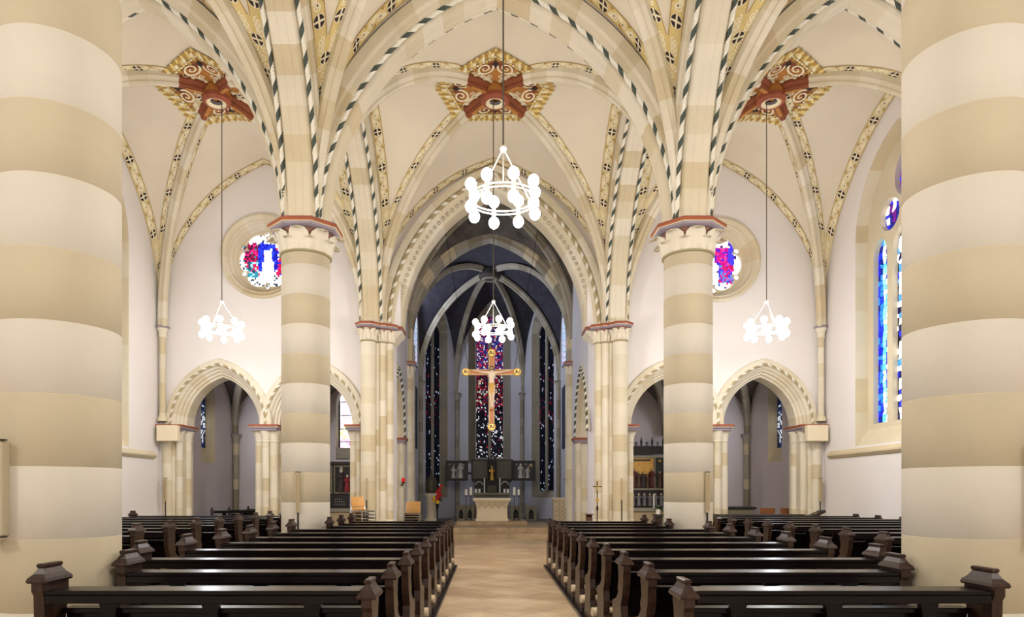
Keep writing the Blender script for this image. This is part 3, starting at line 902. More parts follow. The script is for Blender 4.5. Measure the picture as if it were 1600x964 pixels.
REDC = mat('capital_red_ground_shade', rgb(150, 104, 88), .85)  # red-brown ground with the shade between the leaves put into the colour
def capital_mb(cx, cy, z0, r, h, n=8, m=LEAFST, a0=None):
    mb = MB(); a0 = pi / 8 if a0 is None else a0
    mb.lathe([(r, 0), (r * 1.0, h * .3), (r * 1.02, h * .6), (r * 1.10, h * .8), (r * 1.22, h)], (cx, cy, z0), m, 24, mats=[m, m, REDC, REDC, REDC])
    for k in range(n):
        a = a0 + 2 * pi * k / n
        leaf(mb, cx, cy, z0 + .02 * h, a, r * .99, r * 1.34, h * .97, 2 * pi * r / n * .88, m, curl=.20 * r + .02)
        leaf(mb, cx, cy, z0 + .0 * h, a + pi / n, r * .99, r * 1.16, h * .62, 2 * pi * r / n * .7, m, curl=.16 * r + .01)
    return mb
def abacus_mb(cx, cy, z0, r, h, a0=pi / 8, n=8):
    mb = MB()
    mb.lathe([(r * .84, 0), (r * .93, h * .16), (r * .95, h * .42), (r * .985, h * .46), (r, h * .52), (r, h * .86), (r * .95, h)], (cx, cy, z0), RED, n, a0=a0,
             mats=[LAV, LAV, SCR, ORG, RED, RED])
    return mb

# ------------------------------------------------------------------ round pillars
R_P = 0.425
def pillar(x, y, z_ref, label, joint_seed=0):
    root = thing('stone_pillar', label, 'pillar', (x, y, 0), 'round stone pillars')
    mb = MB(); zs = []; k = 0; z = z_ref
    while z > 0.42: z -= 0.52
    prof = [(R_P + .22, 0), (R_P + .22, .12), (R_P + .13, .20), (R_P + .12, .30), (R_P, .38)]
    mats = [BAND_O] * 4; zc = z + .52
    i = int(round((z_ref - zc) / .52))
    cuts = [0.38]
    while zc < 5.72: cuts.append(zc); zc += .52
    cuts.append(5.80)
    for q in range(1, len(cuts)):
        zt = cuts[q]; mid = (cuts[q - 1] + zt) / 2
        o = int(floor((z_ref - mid) / .52)) % 2 == 0
        mats.append(BAND_O if o else BAND_L); prof.append((R_P, zt - .004))
        if q < len(cuts) - 1: mats.append(ST_B); prof.append((R_P - .0015, zt - .002)); mats.append(BAND_O if not o else BAND_L); prof.append((R_P, zt))
    mb.lathe(prof, (x, y, 0), BAND_L, 64, mats=mats[:len(prof) - 1] + [BAND_L])
    mb.build('shaft', root, smooth=50)
    nk = MB(); nk.lathe([(R_P - .01, -.03), (R_P + .035, -.012), (R_P + .035, .012), (R_P - .01, .03)], (x, y, 5.79), NECK, 40); nk.build('necking', root)
    capital_mb(x, y, 5.80, R_P - .005, .40, 8, a0=0).build('capital', root, smooth=50)
    abacus_mb(x, y, 6.17, .66, .15).build('abacus', root, smooth=15)
    co = MB()     # core above the abacus where the ribs spring
    return root
pillar(px0, Y1, 1.776 + .52, 'huge banded round stone pillar filling the left edge of the picture')
pillar(px1 + .075, Y1, 1.776 + .52, 'huge banded round stone pillar filling the right edge of the picture')
pillar(px0, Y2, 1.92, 'banded round stone pillar with leafy capital partly covering the left rose window')
pillar(px1, Y2, 1.92, 'banded round stone pillar with leafy capital partly covering the right rose window')
# solid springer blocks in the middle of each rib cluster
mb = MB()
for x in PL:
    for y in (Y1, Y2):
        mb.lathe([(.36, ZS + .08), (.30, ZS + .9), (.22, ZS + 1.6), (.12, ZS + 2.1)], (x, y, 0), ST_B, 12)
struct(mb.build('trim_springer', smooth=40))

# ------------------------------------------------------------------ shafts, wall piers
def courses(mb, x, y, r, z0, z1, seed, mats=None, n=16, hh=.42):
    rnd = random.Random(seed); mats = mats or [ST_A, ST_B, ST_A, ST_C, ST_D]; prof = [(r, z0)]; mm = []; z = z0 + rnd.uniform(.2, hh)
    while z < z1 - .1: prof.append((r, z)); mm.append(rnd.choice(mats)); z += hh * rnd.uniform(.85, 1.15)
    prof.append((r, z1)); mm.append(rnd.choice(mats))
    mb.lathe(prof, (x, y, 0), ST_B, n, mats=mm + [mm[-1]])
def blockpier(mb, x0, x1, y0, y1, z0, z1, seed, mats=None):
    rnd = random.Random(seed); z = z0
    while z < z1 - .01:
        zt = min(z1, z + .42 * rnd.uniform(.85, 1.15))
        if z1 - zt < .12: zt = z1
        mb.box(x0, x1, y0, y1, z, zt, rnd.choice(mats or [ST_A, ST_B, ST_C, ST_B])); z = zt
def wall_pier(sgn, label):
    X = lambda r: CX + sgn * r
    root = thing('wall_pier', label, 'wall pier', (X(3.15), 18.8, 0), 'stepped wall piers of the chancel arch')
    sh = [(3.50, 18.66, .205), (3.27, 18.80, .08), (3.13, 18.82, .115), (2.95, 18.92, .12)]
    bk = MB()
    xs = sorted((X(3.66), X(2.88)))
    blockpier(bk, xs[0], xs[1], 18.86, 19.08, 0, 6.15, 5 + sgn)
    xs = sorted((X(3.05), X(2.88))); blockpier(bk, xs[0], xs[1], 19.0, 19.8, 0, 6.15, 9 + sgn)
    bk.build('pier_core', root, smooth=None)
    for i, (r, y, rad) in enumerate(sh):
        m = MB(); courses(m, X(r), y, rad, .8, 5.82, i * 3 + sgn)
        m.lathe([(rad + .09, 0), (rad + .09, .62), (rad + .05, .70), (rad + .03, .77), (rad, .80)], (X(r), y, 0), ST_B, 16)
        m.lathe([(rad, 0), (rad + .02, .012), (rad + .02, .028), (rad, .04)], (X(r), y, 5.72), NECK, 16)
        m.build('shaft', root, smooth=50)
        if rad > .095:
            capital_mb(X(r), y, 5.76, rad * .97, .36, 8 if rad > .2 else 6, a0=-pi / 2).build('capital', root, smooth=50)
    ab = MB()
    for i, (r, y, rad) in enumerate(sh):
        if rad > .095:
            for f in abacus_mb(X(r), y, 6.11, rad + .17, .13).__dict__.items(): pass
            a = abacus_mb(X(r), y, 6.11 + i * .0015, rad * 1.1 + .14, .13); o = len(ab.v)
            for q, fidx in zip(a.f, a.m): ab.f.append([k + o for k in q]); ab.m.append(ab.mi(a.mats[fidx]))
            ab.v += a.v
    q0, q1 = sorted((X(2.90), X(2.58))); ab.box(q0, q1, 18.95, 19.80, 6.16, 6.235, RED, .008); ab.box(q0 + .015, q1 - .015, 18.98, 19.78, 6.12, 6.159, LAV)
    ab.build('abacus', root, smooth=15)
    cb_ = MB(); cb_.prism([(2.90, 5.78), (2.84, 5.80), (2.76, 5.92), (2.62, 6.06), (2.60, 6.12), (2.90, 6.12)], lambda u, v, k: (X(u), 19.0 + .75 * k, v), LEAFST); cb_.build('corbel', root, smooth=None)
wall_pier(-1, 'clustered pale stone wall pier on the left side of the chancel arch')
wall_pier(1, 'clustered pale stone wall pier on the right side of the chancel arch')
# springing cluster fill above these piers
mb = MB()
for s in (-1, 1): blockpier(mb, *sorted((CX + s * 3.58, CX + s * 3.1)), 18.86, 19.08, 6.2, 8.2, 77)
struct(mb.build('trim_springer', smooth=None))

# slender corner colonnettes of the aisles
def colonnette(x, y, z0, z1, r, label, seed, capz=None, group='slender corner colonnettes', mats=None, capm=LAV):
    root = thing('colonnette', label, 'colonnette', (x, y, z0), group)
    m = MB(); courses(m, x, y, r, z0, z1 - .3, seed, n=12, mats=mats)
    m.lathe([(r + .05, 0), (r + .05, .08), (r + .02, .13), (r, .2)], (x, y, z0), ST_B if not mats else mats[0], 12); m.build('shaft', root, smooth=50)
    c = MB(); c.lathe([(r, 0), (r + .02, .01), (r + .02, .03), (r + .01, .05), (r + .02, .15), (r + .06, .24), (r + .07, .27)], (x, y, z1 - .32), LEAFST if not mats else mats[0], 16); c.build('capital', root)
    a = MB(); a.lathe([(r + .07, 0), (r + .10, .02), (r + .10, .06), (r + .06, .08)], (x, y, z1 - .06), capm, 8, a0=pi / 8); a.build('abacus', root, smooth=15)
    return root
colonnette(XL + .16, 18.9, 3.55, 6.22, .085, 'slender stone colonnette in the corner left of the left door arch', 1)
colonnette(XR - .16, 18.9, 3.55, 6.22, .085, 'slender stone colonnette in the corner beside the blue window wall', 2)
for x, nm in ((XL + .13, 'left'), (XR - .13, 'right')):
    for y, q in ((Y2, 'middle pillar'), (Y1, 'nearest pillar')):
        colonnette(x, y, 2.6, 6.22, .10, 'slender stone colonnette on the %s aisle wall level with the %s' % (nm, q), int(y))

# jamb piers of the door arches
def jamb(xc, shafts, x0, x1, label, seed):
    root = thing('door_pier', label, 'pier', (xc, 19.2, 0), 'piers carrying the low door arches')
    b = MB(); blockpier(b, x0, x1, 19.10, 19.83, 0, 3.32, seed); b.build('pier_core', root, smooth=None)
    for i, (x, y, r) in enumerate(shafts + [(x1 - .01, 19.50, .11), (x0 + .01, 19.50, .11)]):
        m = MB(); courses(m, x, y, r, .8, 3.0, seed + i)
        m.lathe([(r + .06, 0), (r + .06, .62), (r + .03, .72), (r, .8)], (x, y, 0), ST_B, 16)
        m.lathe([(r, -.02), (r + .015, -.01), (r + .015, .01), (r, .02), (r + .02, .16), (r + .07, .28), (r + .08, .30)], (x, y, 3.0), ST_D, 16)
        m.build('shaft', root, smooth=50)
    a = MB(); y0 = 18.86
    for i, (z0, z1, ex, mm) in enumerate(((3.29, 3.35, .02, LAV), (3.35, 3.385, .05, LAV), (3.385, 3.40, .06, SCR), (3.40, 3.46, .075, RED))):
        a.box(x0 - ex + (-.05), x1 + ex + .05, y0 - ex, 19.86 + ex, z0, z1, mm, .006)
    a.build('impost', root, smooth=None)
    return root
jamb(-9.0, [(-9.12, 19.05, .13), (-8.97, 19.12, .07), (-8.82, 19.14, .10)], -9.3, -8.73, 'stone door pier beside the left outer wall', 31)
jamb(-6.30, [(-6.52, 19.12, .12), (-6.32, 19.02, .10), (-6.12, 19.12, .12)], -6.61, -6.03, 'stone door pier between the two left door arches', 37)
jamb(-3.82, [(-3.84, 19.12, .10), (-3.70, 19.10, .07)], -3.93, -3.66, 'stone door pier next to the left chancel pier', 41)
jamb(9.15, [(9.28, 19.05, .13), (9.12, 19.12, .07), (8.95, 19.14, .10)], 8.86, 9.46, 'stone door pier beside the right outer wall', 43)
jamb(6.46, [(6.67, 19.12, .12), (6.47, 19.02, .10), (6.27, 19.12, .12)], 6.19, 6.75, 'stone door pier between the two right door arches', 47)
jamb(4.0, [(4.01, 19.12, .10), (3.86, 19.10, .07)], 3.82, 4.09, 'stone door pier next to the right chancel pier', 53)

# ------------------------------------------------------------------ side chapels behind the door arches
YB = 24.6
def chapel(sgn):
    X = lambda r: CX + sgn * r
    xo = XL if sgn < 0 else XR; xi = X(3.3); nm = 'left' if sgn < 0 else 'right'
    # back wall (left one has a bright window)
    mb = MB(); holes = []
    if sgn < 0: holes = [shift(arc_path(.62, 4.75, .8, 0, 2.75, 8), -4.98)]
    mb.prism([(min(xo, xi) - .4, 0), (max(xo, xi) + .4, 0), (max(xo, xi) + .4, 7), (min(xo, xi) - .4, 7)], lambda u, v, k: (u, YB + .5 * k, v), CHAPW, holes, hole_m=G_A)
    struct(mb.build('wall_chapel_back_' + nm, smooth=None))
    # outer wall with a lancet in a deep splay
    mb = MB(); h = shift(arc_path(.55, 4.7, .9, 0, 2.55, 8), 22.35)
    mb.prism([(19.8, 0), (YB + .4, 0), (YB + .4, 7), (19.8, 7)], lambda u, v, k: (xo + sgn * .7 * k, u, v), CHAPW, [h], hole_m=ST_C)
    struct(mb.build('wall_chapel_outer_' + nm, smooth=None))
    g = MB(); g.gm = GLASSD; xg = xo + sgn * .3
    g.prism(arc_path(.54, 4.7, .88, 0, 2.56, 8), lambda u, v, k: (xg + sgn * (.02 + .02 * k), 22.35 + u, v), LEAD)
    def cf(u, v, r):
        q = r.random(); return (230, 235, 245) if q < .3 else ((30, 40, 80), (16, 18, 40), (60, 80, 120))[int(r.random() * 3)]
    g2 = g
    glass_cells(g2, -.5, .5, 2.9, 5.5, 12, 34, cf, lambda u, v: abs(u) < .5 and v < 4.7 + .8 * (1 - (abs(u) / .5) ** 1.6), lambda u, v: (xg + sgn * .012, 22.35 + u, v), 5, gap=.2)
    w_ = struct(MB.build(_col(g2), 'window_%d' % (9 if sgn < 0 else 10), None, smooth=None, fix=False))
    sl = MB(); sl.add([(xo, 21.8, 2.55), (xo, 22.9, 2.55), (xg, 22.9, 3.05), (xg, 21.8, 3.05), (xg, 22.9, 2.55), (xg, 21.8, 2.55)], [(0, 1, 2, 3), (3, 2, 4, 5), (0, 1, 4, 5), (0, 3, 5), (1, 2, 4)], ST_C)
    sl.build('sill', w_, smooth=None)
    # vaults
    xm = (doorsL[0] + doorsL[1]) / 2 if sgn < 0 else (doorsR[0] + doorsR[1]) / 2
    for (a, b) in ((xo, xm), (xm, xi)):
        a, b = min(a, b), max(a, b)
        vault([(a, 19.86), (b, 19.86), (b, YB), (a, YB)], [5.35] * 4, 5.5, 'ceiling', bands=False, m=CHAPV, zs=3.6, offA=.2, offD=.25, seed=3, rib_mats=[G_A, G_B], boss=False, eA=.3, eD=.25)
    colonnette(xo - sgn * .12, YB - .12, 0, 3.65, .10, 'slender stone colonnette in the back corner of the %s chapel' % nm, 5, mats=[G_A, ST_C, G_B], group='chapel corner colonnettes')
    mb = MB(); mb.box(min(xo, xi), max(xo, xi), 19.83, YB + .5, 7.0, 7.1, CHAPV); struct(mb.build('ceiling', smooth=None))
def _col(g): g.c = [g.c.get(i, (0, 0, 0, 1)) for i in range(len(g.f))]; return g
chapel(-1); chapel(1)
# bright pink and yellow window over the left chapel altar
g = MB(); g.gm = GLASS; xw = -4.98
g.prism(shift(arc_path(.61, 4.75, .79, 0, 2.76, 8), xw), lambda u, v, k: (u, YB + .42 + .02 * k, v), LEAD)
def cf(u, v, r):
    q = r.random()
    if v < 3.55: return ((250, 235, 245), (235, 180, 215), (255, 250, 250), (240, 200, 230), (200, 90, 140))[int(q * 5)]
    if v < 3.95: return ((250, 250, 190), (255, 245, 150), (250, 250, 240))[int(q * 3)]
    return ((235, 235, 245), (215, 225, 240), (245, 240, 240), (225, 200, 215))[int(q * 4)]
glass_cells(g, xw - .56, xw + .56, 3.2, 5.5, 9, 20, cf, lambda u, v: v < 5.3, lambda u, v: (u, YB + .41, v), 8, gap=.05)
w_ = struct(_col(g).build('window_11', None, smooth=None, fix=False))
b_ = MB()
for z in (3.42, 3.9, 4.4, 4.9): b_.box(xw - .55, xw + .55, YB + .38, YB + .40, z - .012, z + .012, LEAD)
b_.box(xw - .62, xw + .62, YB + .02, YB + .41, 2.78, 3.17, G_A); b_.build('saddle_bars', w_, smooth=None)
# black chapel door
mb = MB(); mb.box(-8.42, -7.62, YB - .08, YB - .002, 0, 2.45, BLACKP, .01); mb.box(-8.5, -8.42, YB - .10, YB - .002, 0, 2.53, DARKW); mb.box(-7.62, -7.54, YB - .10, YB - .002, 0, 2.53, DARKW)
mb.box(-8.42, -7.62, YB - .10, YB - .002, 2.45, 2.53, DARKW)
d_ = struct(mb.build('door_1', smooth=None)); hd = MB(); hd.tube([(-8.34, YB - .08, 1.05), (-8.34, YB - .13, 1.05), (-8.22, YB - .13, 1.05)], .012, STEEL); hd.build('door_handle', d_)

# ------------------------------------------------------------------ chancel
def choir_wall(sgn):
    nm = 'left' if sgn < 0 else 'right'; x = CH + sgn * 2.86
    mb = MB(); hole = shift(arc_path(1.28, 3.35, 1.95, 0, .004, 10), 21.0)
    mb.prism([(19.55, 0), (23.5, 0), (23.5, 11.4), (19.55, 11.4)], lambda u, v, k: (x + sgn * .45 * k, u, v), CHW, [hole], hole_m=ST_B)
    struct(mb.build('wall_choir_' + nm, smooth=None))
    m = MB(); pr = [(-.02, x + sgn * .46), (-.02, x + sgn * .2), (.04, x + sgn * .12), (.07, x + sgn * .03), (.10, x - sgn * .01), (.28, x - sgn * .01), (.28, x + sgn * .02)]
    surround(m, 1.28, 3.35, 1.95, pr, lambda u, z, d: (d, 21.0 + u, z), None, [ST_A, ST_B, ST_C], seed=8)
    rope_pts(m, [(x - sgn * .02, 21.0 + u, z) for u, z in path_e(1.28, 3.35, 1.95, .13)], .045, ROPEW, GREEN, pitch=.26, step=.04)
    struct(m.build('trim_choir_arch', smooth=30, fix=False))
    j = MB(); blockpier(j, *sorted((x - sgn * .02, x + sgn * .5)), 22.25, 22.55, .0, 3.2, 61); courses(j, x + sgn * .08, 22.27, .09, 0, 3.2, 62)
    for z0, z1, ex, mm in ((3.18, 3.24, .02, LAV), (3.24, 3.28, .05, LAV), (3.28, 3.35, .07, RED)):
        j.box(*sorted((x - sgn * (.04 + ex), x + sgn * .5)), 22.16 - ex, 22.6 + ex, z0, z1, mm)
    struct(j.build('trim_choir_jamb', smooth=40))
    # apse side wall
    P = [(CH + sgn * 2.95, 23.45), (CH + sgn * 2.95, 28.3)]
    mb = MB(); mb.prism([(0, .34), (4.9, .34), (4.9, 11.4), (0, 11.4)], lambda u, v, k: (CH + sgn * (2.97 + .5 * k), 23.45 + u, v), CHW); struct(mb.build('wall_apse_side_' + nm, smooth=None))
    sp = MB(); sp.prism([(24.7, 3.3), (27.3, 3.3), (27.3, 5.75), (24.7, 5.75)], lambda u, v, k: (CH + sgn * (2.93 + .035 * k), u, v), SLATE)
    tag(sp.build('wall_panel', smooth=None), 'dark slate blue panel high on the %s chancel side wall' % nm, 'wall panel', 'dark panels on the chancel side walls')
    # shaft and capital that carry the second arch
    root = thing('arch_shaft', 'stone shaft with red-topped capital carrying the inner chancel arch on the ' + nm, 'pier', (CH + sgn * 2.85, 23.6, 0), 'shafts of the inner chancel arch')
    m = MB(); courses(m, CH + sgn * 2.84, 23.45, .16, .0, 5.75, 63 + sgn); courses(m, CH + sgn * 2.78, 23.7, .12, .3, 5.75, 66 + sgn); m.build('shaft', root, smooth=50)
    capital_mb(CH + sgn * 2.84, 23.45, 5.62, .15, .36, 6).build('capital', root, smooth=50)
    abacus_mb(CH + sgn * 2.84, 23.45, 5.96, .31, .12).build('abacus', root, smooth=15)
choir_wall(-1); choir_wall(1)
# inner chancel arch
mb = MB(); pr = [(0, 24.05), (0, 23.55), (.05, 23.5), (.10, 23.48), (.12, 23.40), (.19, 23.36), (.23, 23.38), (.25, 23.33), (.33, 23.30), (.38, 23.33), (.40, 23.33)]
surround(mb, 2.72, 7.0, 3.45, pr, lambda x, z, d: (CH + x, d, z), 6.1, [G_A, G_B, ST_C, G_A], n=18, seed=12)
struct(mb.build('trim_inner_arch', smooth=30, fix=False))
mb = MB(); ap = shift(arc_path(2.72, 7.0, 3.45, .38, 6.1, 16), CH)
mb.prism([(ap[0][0], 11.4), (ap[-1][0], 11.4)] + list(reversed(ap)), lambda u, v, k: (u, 23.34 + .45 * k, v), SCROLLW); struct(mb.build('wall_inner_arch', smooth=None))
# choir bay vault with dark scrollwork
cb = vault([(CH - 2.86, 19.6), (CH + 2.86, 19.6), (CH + 2.86, 23.4), (CH - 2.86, 23.4)], [10.45, 10.3, 10.3, 10.3], 10.75, 'ceiling', bands=False, m=SCROLLW, zs=6.9, offA=.05, offD=.1,
           seed=44, rib_mats=[G_A, G_B, G_A], boss=False, eA=.25, eD=.25)
mb = MB(); bvh = cb[0]; rnd = random.Random(4)
for k in range(46):
    x = CH + rnd.uniform(-2.2, 2.2); y = rnd.uniform(20.0, 23.2)
    if abs(abs(x - CH) / 2.86 - abs(y - 21.5) / 1.9) < .16: continue
    R0 = rnd.uniform(.14, .24); pr = None; sg = rnd.choice((-1, 1))
    for q in range(19):
        th = q / 18 * 4 * pi; rr = R0 * (1 - q / 18 * .8); P = []
        for r_ in (rr, rr - .03):
            h = bvh.ray_cast(Vector((x + r_ * cos(th), y + sg * r_ * sin(th), 7)), Vector((0, 0, 1)))
            P.append(None if h[0] is None else h[0] - Vector((0, 0, .02)))
        if None in P: pr = None; continue
        if pr: mb.add([pr[0], P[0], P[1], pr[1]], [(0, 1, 2, 3)], SCROLLD)
        pr = P
struct(mb.build('trim_painted_scrolls', smooth=None, fix=False))

# apse polygon
AV = [(CH - 2.95, 23.9), (CH - 2.95, 28.3), (CH - 1.56, 31.1), (CH + 1.56, 31.1), (CH + 2.95, 28.3), (CH + 2.95, 23.9)]
AC = (CH, 27.6)
mb = MB()
for i in range(6):
    j = (i + 1) % 6
    A0, B0 = AV[i], AV[j]; M = ((A0[0] + B0[0]) / 2, (A0[1] + B0[1]) / 2)
    za = 10.15 if i != 5 else 10.4
    for cc in (A0, B0):
        web_patch(mb, Arc(cc, M, .03, za, 6.2 if i != 5 else 7.0), Arc(cc, AC, .12, 10.45, 6.2), Vector((AC[0], AC[1], 6)), 0, eA=.12, eD=.25, m=NAVY, bands=False, bulge=.0)
struct(mb.build('ceiling', smooth=20, fix=False))
mb = MB()
for i, cc in enumerate(AV): sweep_arc(mb, Arc(cc, AC, .12, 10.45, 6.2), [(a * 1.0, b * .8) for a, b in PD], [G_A, G_B, G_A], seed=i + 70, n=26, endm=SCROLLD, end_t=.93)
struct(mb.build('trim_apse_rib', smooth=30, fix=False))
root = thing('vault_boss', 'dark round vault boss where the apse ribs meet', 'vault boss', (AC[0], AC[1], 10.25))
mb = MB(); mb.lathe([(.0, .0), (.16, .0), (.2, .05), (.3, .02), (.42, .06), (.46, .16), (.40, .4)][1:], (AC[0], AC[1], 10.25), SCROLLD, 24); mb.build('disc', root)
mb = MB(); mb.lathe([(.20, 0), (.24, -.03), (.30, -.03), (.34, 0)], (AC[0], AC[1], 10.28), G_B, 24, cap=False); mb.build('ring', root)

def apse_wall(A, B, name, win, idx, seed, col, hole_half, zb, zs_, h_, strength=GLASSD):
    A = Vector(A); B = Vector(B); d = (B - A); L = d.length; dep_ = .55 if idx == 12 else .22; UC = L / 2 - (0 if idx == 12 else .15); d.normalize(); nrm = Vector((d.y, -d.x))
    if nrm.dot(Vector(AC) - A) > 0: nrm = -nrm
    f = lambda u, v, dep: (A.x + d.x * u + nrm.x * dep, A.y + d.y * u + nrm.y * dep, v)
    mb = MB(); hw_ = hole_half
    sp_ = .32 if idx == 12 else .26
    ol = arc_path(hw_ + sp_, zs_, h_, 0, zb - .15, 10); hole = [(UC + x, z) for x, z in ol]
    mb.prism([(-.1, .34), (L + .1, .34), (L + .1, 11), (-.1, 11)], lambda u, v, k: f(u, v, .10 * k), CHW, [hole]); struct(mb.build(name, smooth=None))
    # deep splayed stone reveal
    r = MB(); K = 10; po = arc_path(hw_ + sp_, zs_, h_, 0, zb - .15, K); pi_ = arc_path(hw_, zs_, h_ - .25, 0, zb + .12, K)
    rnd = random.Random(seed); vs = [f(UC + x, z, 0) for x, z in po] + [f(UC + x, z, dep_) for x, z in pi_]; N = len(po)
    fs = [(i, (i + 1) % N, (i + 1) % N + N, i + N) for i in range(N)]
    r.add(vs, fs, [rnd.choice([G_A, G_B]) for _ in fs])
    root = struct(r.build('window_%d' % idx, smooth=None, fix=False))
    mu = MB()
    mu.prism([(UC + x, z) for x, z in arc_path(hw_ + .02, zs_, h_ - .23, 0, zb + .1, K)], lambda u, v, k: f(u, v, dep_ - .03 + .07 * k), G_A,
             [[(UC + s * (hw_ / 2 + .02) + x, z) for x, z in arc_path(hw_ / 2 - .05, zs_ - .1, .35, 0, zb + .16, 6)] for s in (-1, 1)] + [[(UC + x, z) for x, z in circle(0, zs_ + .55, .17, 12)]])
    mu.build('mullion', root, smooth=None)
    g = MB(); g.gm = strength
    g.prism([(UC + x, z) for x, z in arc_path(hw_, zs_, h_ - .25, 0, zb + .12, K)], lambda u, v, k: f(u, v, dep_ + .05 + .02 * k), LEAD)
    glass_cells(g, -hw_, hw_, zb + .12, zs_ + .8, int(hw_ * 2 / .062), int((zs_ + .8 - zb) / .085), col, lambda u, v: v < zs_ + .75 * (1 - abs(u) / hw_) , lambda u, v: f(UC + u, v, dep_ + .045), seed, gap=.22, jit=.4)
    finish_glass(g, 'stained_glass', root)
def col_c(u, v, r):
    q = r.random()
    if v > 7.3: return ((40, 50, 140), (150, 30, 60), (70, 70, 150), (24, 24, 70), (190, 60, 90), (220, 210, 220))[int(q * 6)]
    if v > 5.6: return ((160, 24, 50), (30, 20, 40), (200, 195, 170), (120, 20, 40), (40, 44, 90), (20, 12, 20))[int(q * 6)]
    if q < .15: return (220, 220, 230)
    if q < .18: return (150, 24, 50)
    return ((8, 8, 14), (18, 18, 28), (6, 6, 10), (30, 30, 48))[int(r.random() * 4)]
def col_s(u, v, r):
    q = r.random()
    if q < .035 and v < 9: return (170, 185, 215)
    if q < .10 and 4.5 < v < 7: return (120, 24, 40)
    return ((6, 6, 10), (8, 8, 16), (6, 8, 14), (20, 24, 44))[int(r.random() * 4)]
apse_wall(AV[2], AV[3], 'wall_apse_east', True, 12, 5, col_c, .66, 3.0, 9.1, 1.1)
apse_wall(AV[1], AV[2], 'wall_apse_left', True, 13, 6, col_s, .68, 1.45, 8.7, 1.0)
apse_wall(AV[4], AV[3], 'wall_apse_right', True, 14, 7, col_s, .68, 1.45, 8.7, 1.0)
for i, q in ((1, 'left front'), (2, 'left rear'), (3, 'right rear'), (4, 'right front')):
    dx = 1 if i < 3 else -1
    colonnette(AV[i][0] + dx * .07, AV[i][1] - .1, .37, 6.1 if i in (2, 3) else 6.2, .085, 'slender grey stone colonnette in the %s corner of the apse' % q, i + 80, mats=[G_A, G_B], group='apse corner colonnettes', capm=G_B)

# ================================================================== PEWS
def end_panel(mb, x0, x1, h, m):
    """curved bench end in profile, thickness x0..x1"""
    t = h - .11
    pts = [(-.30, 0.0), (-.30, .09), (-.20, .11), (-.10, .16), (-.05, .30), (-.07, .45), (-.04, .55), (-.11, .66), (-.15, .76), (-.155, t - .08), (-.175, t - .05), (-.175, t),
           (.09, t), (.09, t - .05), (.07, t - .08), (.075, .86), (.06, .78), (.10, .71), (.08, .66), (.16, .60), (.27, .565), (.36, .55), (.385, .50), (.36, .44), (.37, .30), (.40, .14), (.46, .11), (.46, 0)]
    mb.prism(pts, lambda u, v, k: (x0 + (x1 - x0) * k, u, v), m)
def end_cap(mb, xc, h, m):
    y0, y1 = -.18, .085; z = h - .11; yc = (y0 + y1) / 2; hx = .055
    L = [(1.0, hx, 0), (1.04, hx * 1.12, .012), (1.0, hx, .03), (.80, hx * .62, .055), (.66, hx * .32, .088), (.66, hx * .32, .092), (.70, hx * .42, .097), (.70, hx * .42, .112), (.66, hx * .3, .118)]
    vs = []; fs = []
    for (f, x, dz) in L:
        hy = (y1 - y0) / 2 * f if f >= .9 else (y1 - y0) / 2 * f
        vs += [(xc - x, yc - hy, z + dz), (xc + x, yc - hy, z + dz), (xc + x, yc + hy, z + dz), (xc - x, yc + hy, z + dz)]
    for i in range(len(L) - 1):
        for k in range(4): fs.append((i * 4 + k, i * 4 + (k + 1) % 4, (i + 1) * 4 + (k + 1) % 4, (i + 1) * 4 + k))
    fs.append((3, 2, 1, 0)); n = (len(L) - 1) * 4; fs.append((n, n + 1, n + 2, n + 3)); mb.add(vs, fs, m)
